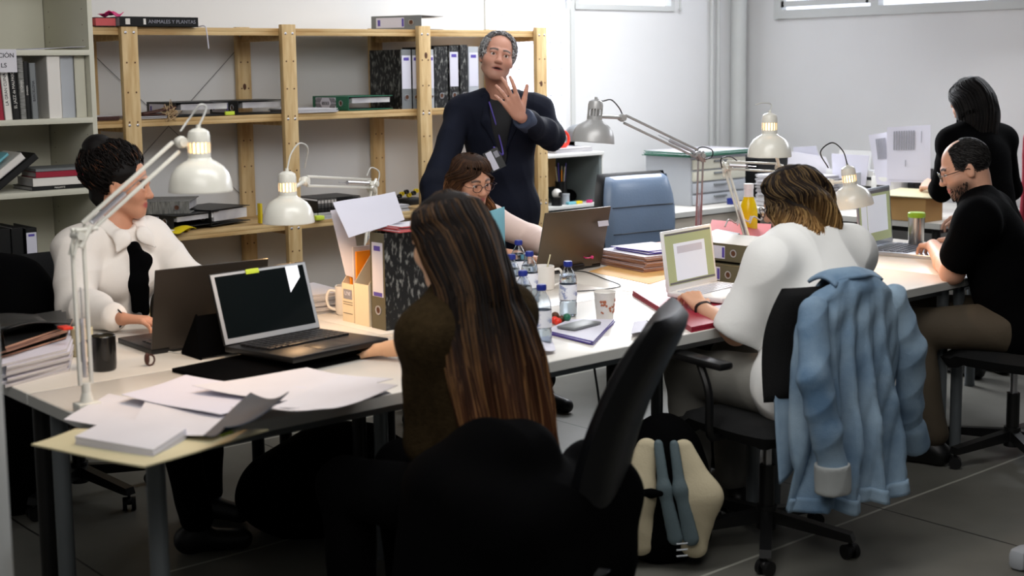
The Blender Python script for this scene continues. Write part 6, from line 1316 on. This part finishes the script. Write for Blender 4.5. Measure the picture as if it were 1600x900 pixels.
# --- woman in black at the right wall
P = Pose(6.36, 3.72, 78, seat=False, lean=12, female=True, hs=84, hp=28, hip=.90, up=1.0, head_f=.04); P.hc = W3(1515, 158, 3.86)
P.nb = P.hc-V(0, 0, .15)-P.f*.05; P.che = P.nb-P.d*.17; P.wai = P.nb-P.d*.34; P.pel = P.nb-P.d*.50; P.sL = P.nb-P.d*.06-P.r*.19; P.sR = P.nb-P.d*.06+P.r*.18
t = person('woman in black with long black hair standing with her back to us at the right', P); t.location = (float(P.pel[0]), float(P.pel[1]), 0)
wL = at(1461, 291, X=6.76); wL = V(wL); eL = P.sL*.45+wL*.55-V(0, 0, .12); eR, wR = P.sR-V(-.12, -.02, .26), P.sR-V(-.05, -.22, .40)
S = SDF(.004); head(S, P.hc, P.HM, P.nb, True, .94); P.torso(S, -.012); P.arm(S, -1, eL, wL, (.042, .037, .031, .023)); P.arm(S, 1, eR, wR, (.042, .037, .031, .023))
hl = V(at(1430, 283, X=6.80))-wL; hand(S, wL, hl, V(-.6, -.5, .5), V(0, 0, 1), (30, 34, 40, 44), s=.98, tout=35); hand(S, wR, V(0, .9, -.3), V(0, 0, 1), V(-1, 0, 0))
sdf_obj('body', S, 'skin', t, col=skin_col(P.hc, P.HM, (214, 168, 146)))
for k in (.05, .16): dd = (wL-eL); c = wL-dd*k; dd = dd/np.linalg.norm(dd); qm = Vector(dd).to_track_quat('Z', 'Y').to_matrix().to_4x4(); MB(Matrix.Translation(Vector(c-np.array(t.location))) @ qm).tube([Vector((.03*math.cos(a*math.pi/10), .029*math.sin(a*math.pi/10), 0)) for a in range(20)], .004 if k < .1 else .007, seg=6, closed=True).build('bracelet', 'kplastic', t)
S = SDF(.006); P.torso(S, .022, .05); P.arm(S, -1, eL, eL+(wL-eL)*.60, (.066, .058, .052, .04), .03); P.arm(S, 1, eR, eR+(wR-eR)*.8, (.066, .058, .052, .04), .03); S.ell(P.nb+P.d*.09, (.06, .065, .05), P.M, .012, sub=True); sdf_obj('sweater', S, 'kfabric', t, folds(.008, 14, 24))
long_hair(t, P, [(.124, .012, .015, -.01), (.113, .05, .06, -.01), (.085, .078, .088, -.012), (.03, .096, .108, -.016), (-.08, .110, .112, -.03), (-.20, .128, .10, -.05), (-.32, .14, .085, -.06), (-.46, .13, .07, -.06)], 2400, (12, 10, 10), (36, 28, 24), (52, 44, 38), 44, r=.0028, wave=.004, wf=7, seed=8, ombre=(.4, 1), end_j=.12, gap_low=1.4)
S = SDF(.007); legs(S, P, [V(P.pel)-P.r*.1-V(0, 0, P.pel[2]-.48), V(P.pel)+P.r*.1-V(0, 0, P.pel[2]-.48)], [V(P.pel)-P.r*.1-V(0, 0, P.pel[2]-.10), V(P.pel)+P.r*.1-V(0, 0, P.pel[2]-.10)]); sdf_obj('trousers', S, 'greyp', t, folds(.005, 15, 25)); shoes(t, [(V(P.pel)-P.r*.1, P.f), (V(P.pel)+P.r*.1, P.f)])
# red garment at the far right edge
q = at(1603, 270, Y=3.9); S = SDF(.008); q = V(q); S.cone(q+V(.05, 0, .18), q+V(.08, 0, -.32), .07, .10, .05, flat=((0, 1, 0), .5)); S.cone(q+V(.2, 0, .18), q+V(.2, 0, -.32), .07, .12, .05, flat=((0, 1, 0), .5)); S.cone((q[0]+.14, q[1], 1.2), (q[0]+.14, q[1], .02), .03, .04, .03)
tag(sdf_obj('red_garment', S, 'crimson', None, folds(.01, 15, 30), base=(q[0], q[1], 0)), 'red garment on a stand at the right edge behind the woman in black', 'garment')

# ------------------------------------------------------------------ denim jacket over the chair back
f = V(math.cos(R(82)), math.sin(R(82)), 0); r = V(f[1], -f[0], 0); c = V(3.60, 2.86, 0)-f*.33
z_ = lambda a, y, z: c+r*a+f*y+V(0, 0, z)
jk = thing('denim_jacket', 'worn blue denim jacket hung over the back of the five-star office chair', 'jacket', (c[0], c[1], 0)); jb = Vector((c[0], c[1], 0))
def jp(u, v):      # back panel of the jacket: u across, v from yoke to hem
    Wd = float(np.interp(v, [0, .06, .15, .5, 1], [.13, .185, .21, .22, .235])); x = u*Wd+.012*math.sin(v*5+u*3)*v
    zz = .965-.71*v-.05*(abs(u)**2.6)*(1-v)**3+.012*math.sin(u*9+1)*v
    ph = u*8.2+1.1*math.sin(v*3.2+u*2)+.5*math.sin(v*7); tri = abs(math.asin(math.sin(ph)))/1.57; fo = (.052*tri**1.3-.022)*min(1, v*1.5)**1.2+.006*math.sin(u*31+v*14)*v+.004*math.sin(v*40+u*9)*max(0, 1-v*2)
    y = -.040-.035*v+.10*abs(u)**5*(.4+v*.6)-fo-.02*(1-u*u)*(1 if v > .05 else v*20)
    return x, y, zz
b = MB(); b.grid(lambda u, v: Vector(z_(*jp(u*2-1, v)))-jb, 90, 70, -.009); b.build('back_panel', 'denim', jk, ang=180)
b = MB(); b.grid(lambda u, v: Vector(z_((u*2-1)*(.10+.10*min(1, v*3)), .045+.05*min(1, v*4)+.02*math.sin(u*11+v*4)*v, .965-.60*v-.06*abs(u*2-1)**2))-jb, 40, 40, -.008); b.build('front_panel', 'denim', jk, ang=180)
b = MB(); b.grid(lambda u, v: Vector(z_((u*2-1)*.105, -.052+v*.11+.012*math.sin(u*9), .958+.02*math.sin(v*3.14)-.02*(u*2-1)**2))-jb, 24, 12, -.010); b.build('collar', 'denim', jk, ang=180)
for u0 in (-.62, -.2, .2, .62):
    b = MB(); b.tube([Vector(z_(*jp(u0*(1+.1*v), v)))+Vector(-f*.004)-jb for v in np.linspace(.17, .95, 40)], .0022, seg=5); b.build('seam', 'stitch', jk)
b = MB(); b.tube([Vector(z_(*jp(u, .16+.02*(1-abs(u)))))+Vector(-f*.004)-jb for u in np.linspace(-.95, .95, 50)], .0024, seg=5); b.build('yoke_seam', 'stitch', jk)
b = MB(); b.grid(lambda u, v: Vector(z_(*(lambda p: (p[0], p[1]-.006, p[2]))(jp(u*2-1, .945+v*.062))))-jb, 90, 4, -.012); b.build('hem_band', 'denim', jk, ang=180)
def slv(pts, rr_, seed, name='sleeve', m_='denim', am=.009):
    S = SDF(.006); S.chain(pts, rr_, .015, flat=(f, .8)); a_ = np.array(pts[0]); d_ = np.array(pts[-1])-a_; d_ /= np.linalg.norm(d_); w1_ = folds(am, 12, seed)
    def fn(v):
        t_ = (v-a_)@d_; return w1_(v)*.5+.003*(1-2*np.abs(np.sin(t_*26+((v-a_)@r)*18)))
    return sdf_obj(name, S, m_, jk, fn)
slv([z_(.185, -.02, .87), z_(.255, -.035, .70), z_(.285, -.01, .52), z_(.33, .01, .40)], [.052, .054, .048, .042], 5)
slv([z_(-.185, -.04, .87), z_(-.235, -.10, .68), z_(-.21, -.125, .52), z_(-.185, -.13, .40)], [.050, .055, .050, .048], 6)
S = SDF(.005); S.cone(z_(-.187, -.13, .41), z_(-.182, -.13, .345), .058, .060, .01, flat=(f, .85), clip=[(z_(0, 0, .33), (0, 0, -1)), (z_(0, 0, .42), (0, 0, 1))]); S.ell(z_(-.182, -.13, .32), (.045, .04, .05), None, .005, sub=True); sdf_obj('rolled_cuff', S, 'denimin', jk, folds(.003, 40, 35))
S = SDF(.005); S.cone(z_(.325, .01, .42), z_(.352, .02, .365), .047, .049, .01); S.ell(z_(.365, .02, .345), (.035, .035, .035), None, .01, sub=True); sdf_obj('rolled_cuff', S, 'denim', jk)

# ------------------------------------------------------------------ bags on the floor
S = SDF(.008); q = V(at(440, 760, Z=.2)); q = V(2.62, 4.02, 0)
S.ell(q+V(0, 0, .17), (.30, .22, .20), None, .05); S.ell(q+V(.2, -.1, .12), (.2, .18, .14), None, .08); S.ell(q+V(-.15, .1, .13), (.18, .16, .14), None, .08, clip=None)
tag(sdf_obj('duffel_bag', S, 'kfabric', None, folds(.012, 12, 40), base=(q[0], q[1], 0)), 'large black soft bag slumped on the floor under the left tables', 'bag')
q = V(at(1040, 872, Z=0)); q = V(at(1036, 872, Z=0)); t = thing('backpack', 'cream, black and blue-grey backpack standing on the floor beside the office chair', 'backpack', (q[0], q[1], 0)); rx = V(.65, -.76, 0); ry = V(.76, .65, 0); Mb = np.stack([rx, ry, V(0, 0, 1.)], 1)
Q = lambda a, y, z: q+rx*a+ry*y+V(0, 0, z)
S = SDF(.006); S.ell(Q(0, 0, .24), (.155, .12, .25), Mb, .04); S.ell(Q(0, 0, .10), (.16, .125, .10), Mb, .04, clip=[((0, 0, .004), (0, 0, -1))]); sdf_obj('bag_body', S, 'kfabric', t, folds(.008, 16, 41))
for q_, m_, lb in ((-.075, 'canvas', 0), (.115, 'canvas', 1)):
    S = SDF(.005); S.chain([Q(q_*.6, -.10, .40), Q(q_*1.1, -.118, .25), Q(q_*.9, -.105, .09)], [.035, .06, .045], .03, flat=(ry, .5)); sdf_obj('side_panel', S, m_, t, folds(.006, 20, 42+lb))
for a in (-.0, .05): 
    S = SDF(.005); S.chain([Q(a-.01, -.12, .42), Q(a+.01, -.145, .28), Q(a+.045, -.14, .12)], [.016, .020, .026], .02, flat=(ry, .5)); sdf_obj('blue_strap', S, 'bagblue', t)
S = SDF(.005); S.chain([Q(-.12, -.12, .27), Q(-.03, -.145, .265), Q(-.0, -.15, .27)], [.014, .014, .012], .01); sdf_obj('buckle_strap', S, 'kfabric', t)
b = MB(Matrix.Translation((-q[0], -q[1], 0)))
for z in (.07, .09, .11): b.tube([Vector(Q(.05, -.17, z)), Vector(Q(.085, -.168, z+.004))], .003, seg=6)
b.build('buckle', 'lgbind', t)
c = on(1040, 640, 0); q = V(4.15, 3.52, 0); S = SDF(.008); S.cone(q+V(0, 0, .14), q+V(0, 0, .46), .14, .17, .05, clip=[((0, 0, .003), (0, 0, -1))]); S.ell(q+V(0, 0, .62), (.14, .14, .14), None, .03, sub=True)
o = sdf_obj('waste_bin', S, mat('bin_liner', (10, 10, 11), .25, vary=.1), None, folds(.012, 18, 45), base=(q[0], q[1], 0)); tag(o, 'waste bin with glossy black liner under the front table', 'bin')
for k, (pts, lb) in enumerate((([(3.10, 3.05, .70), (3.12, 3.10, .4), (3.3, 3.2, .15), (3.5, 3.3, .012), (3.75, 3.2, .01)], 'thin black cable hanging below the front table beside the chair back'), ([(3.0, 3.1, .70), (3.03, 3.1, .45), (3.2, 3.35, .05), (3.6, 3.5, .01)], 'second black cable hanging from the front table'))):
    b = MB(); b.tube(curve3(pts, 8), .004, seg=6); tag(b.build('power_cable', 'cable'), lb, 'cable')
b = MB(); b.box((0, 0, .035), (.09, .06, .07), bev=.02); o = b.build('grey_object', 'lgbind'); q = at(1592, 890, Z=.0); o.location = (q.x+.02, q.y, 0); o.name = 'pedal'; tag(o, 'small pale metal foot at the lower right corner of the view', 'foot')
# black rucksack / coat over the chair at the far left
S = SDF(.008); q = V(at(30, 430, Y=4.95)); S.ell((q[0]-.02, 4.95, .72), (.17, .14, .24), None, .05); S.ell((q[0]-.1, 4.98, .84), (.12, .10, .14), None, .05); S.cone((q[0]-.05, 5.0, .6), (q[0]-.05, 5.0, .12), .16, .14, .05)
tag(sdf_obj('dark_coat', S, 'kfabric', None, folds(.012, 13, 50), base=(q[0], 4.95, 0)), 'dark coat piled on a seat at the far left beside the woman in white', 'coat')
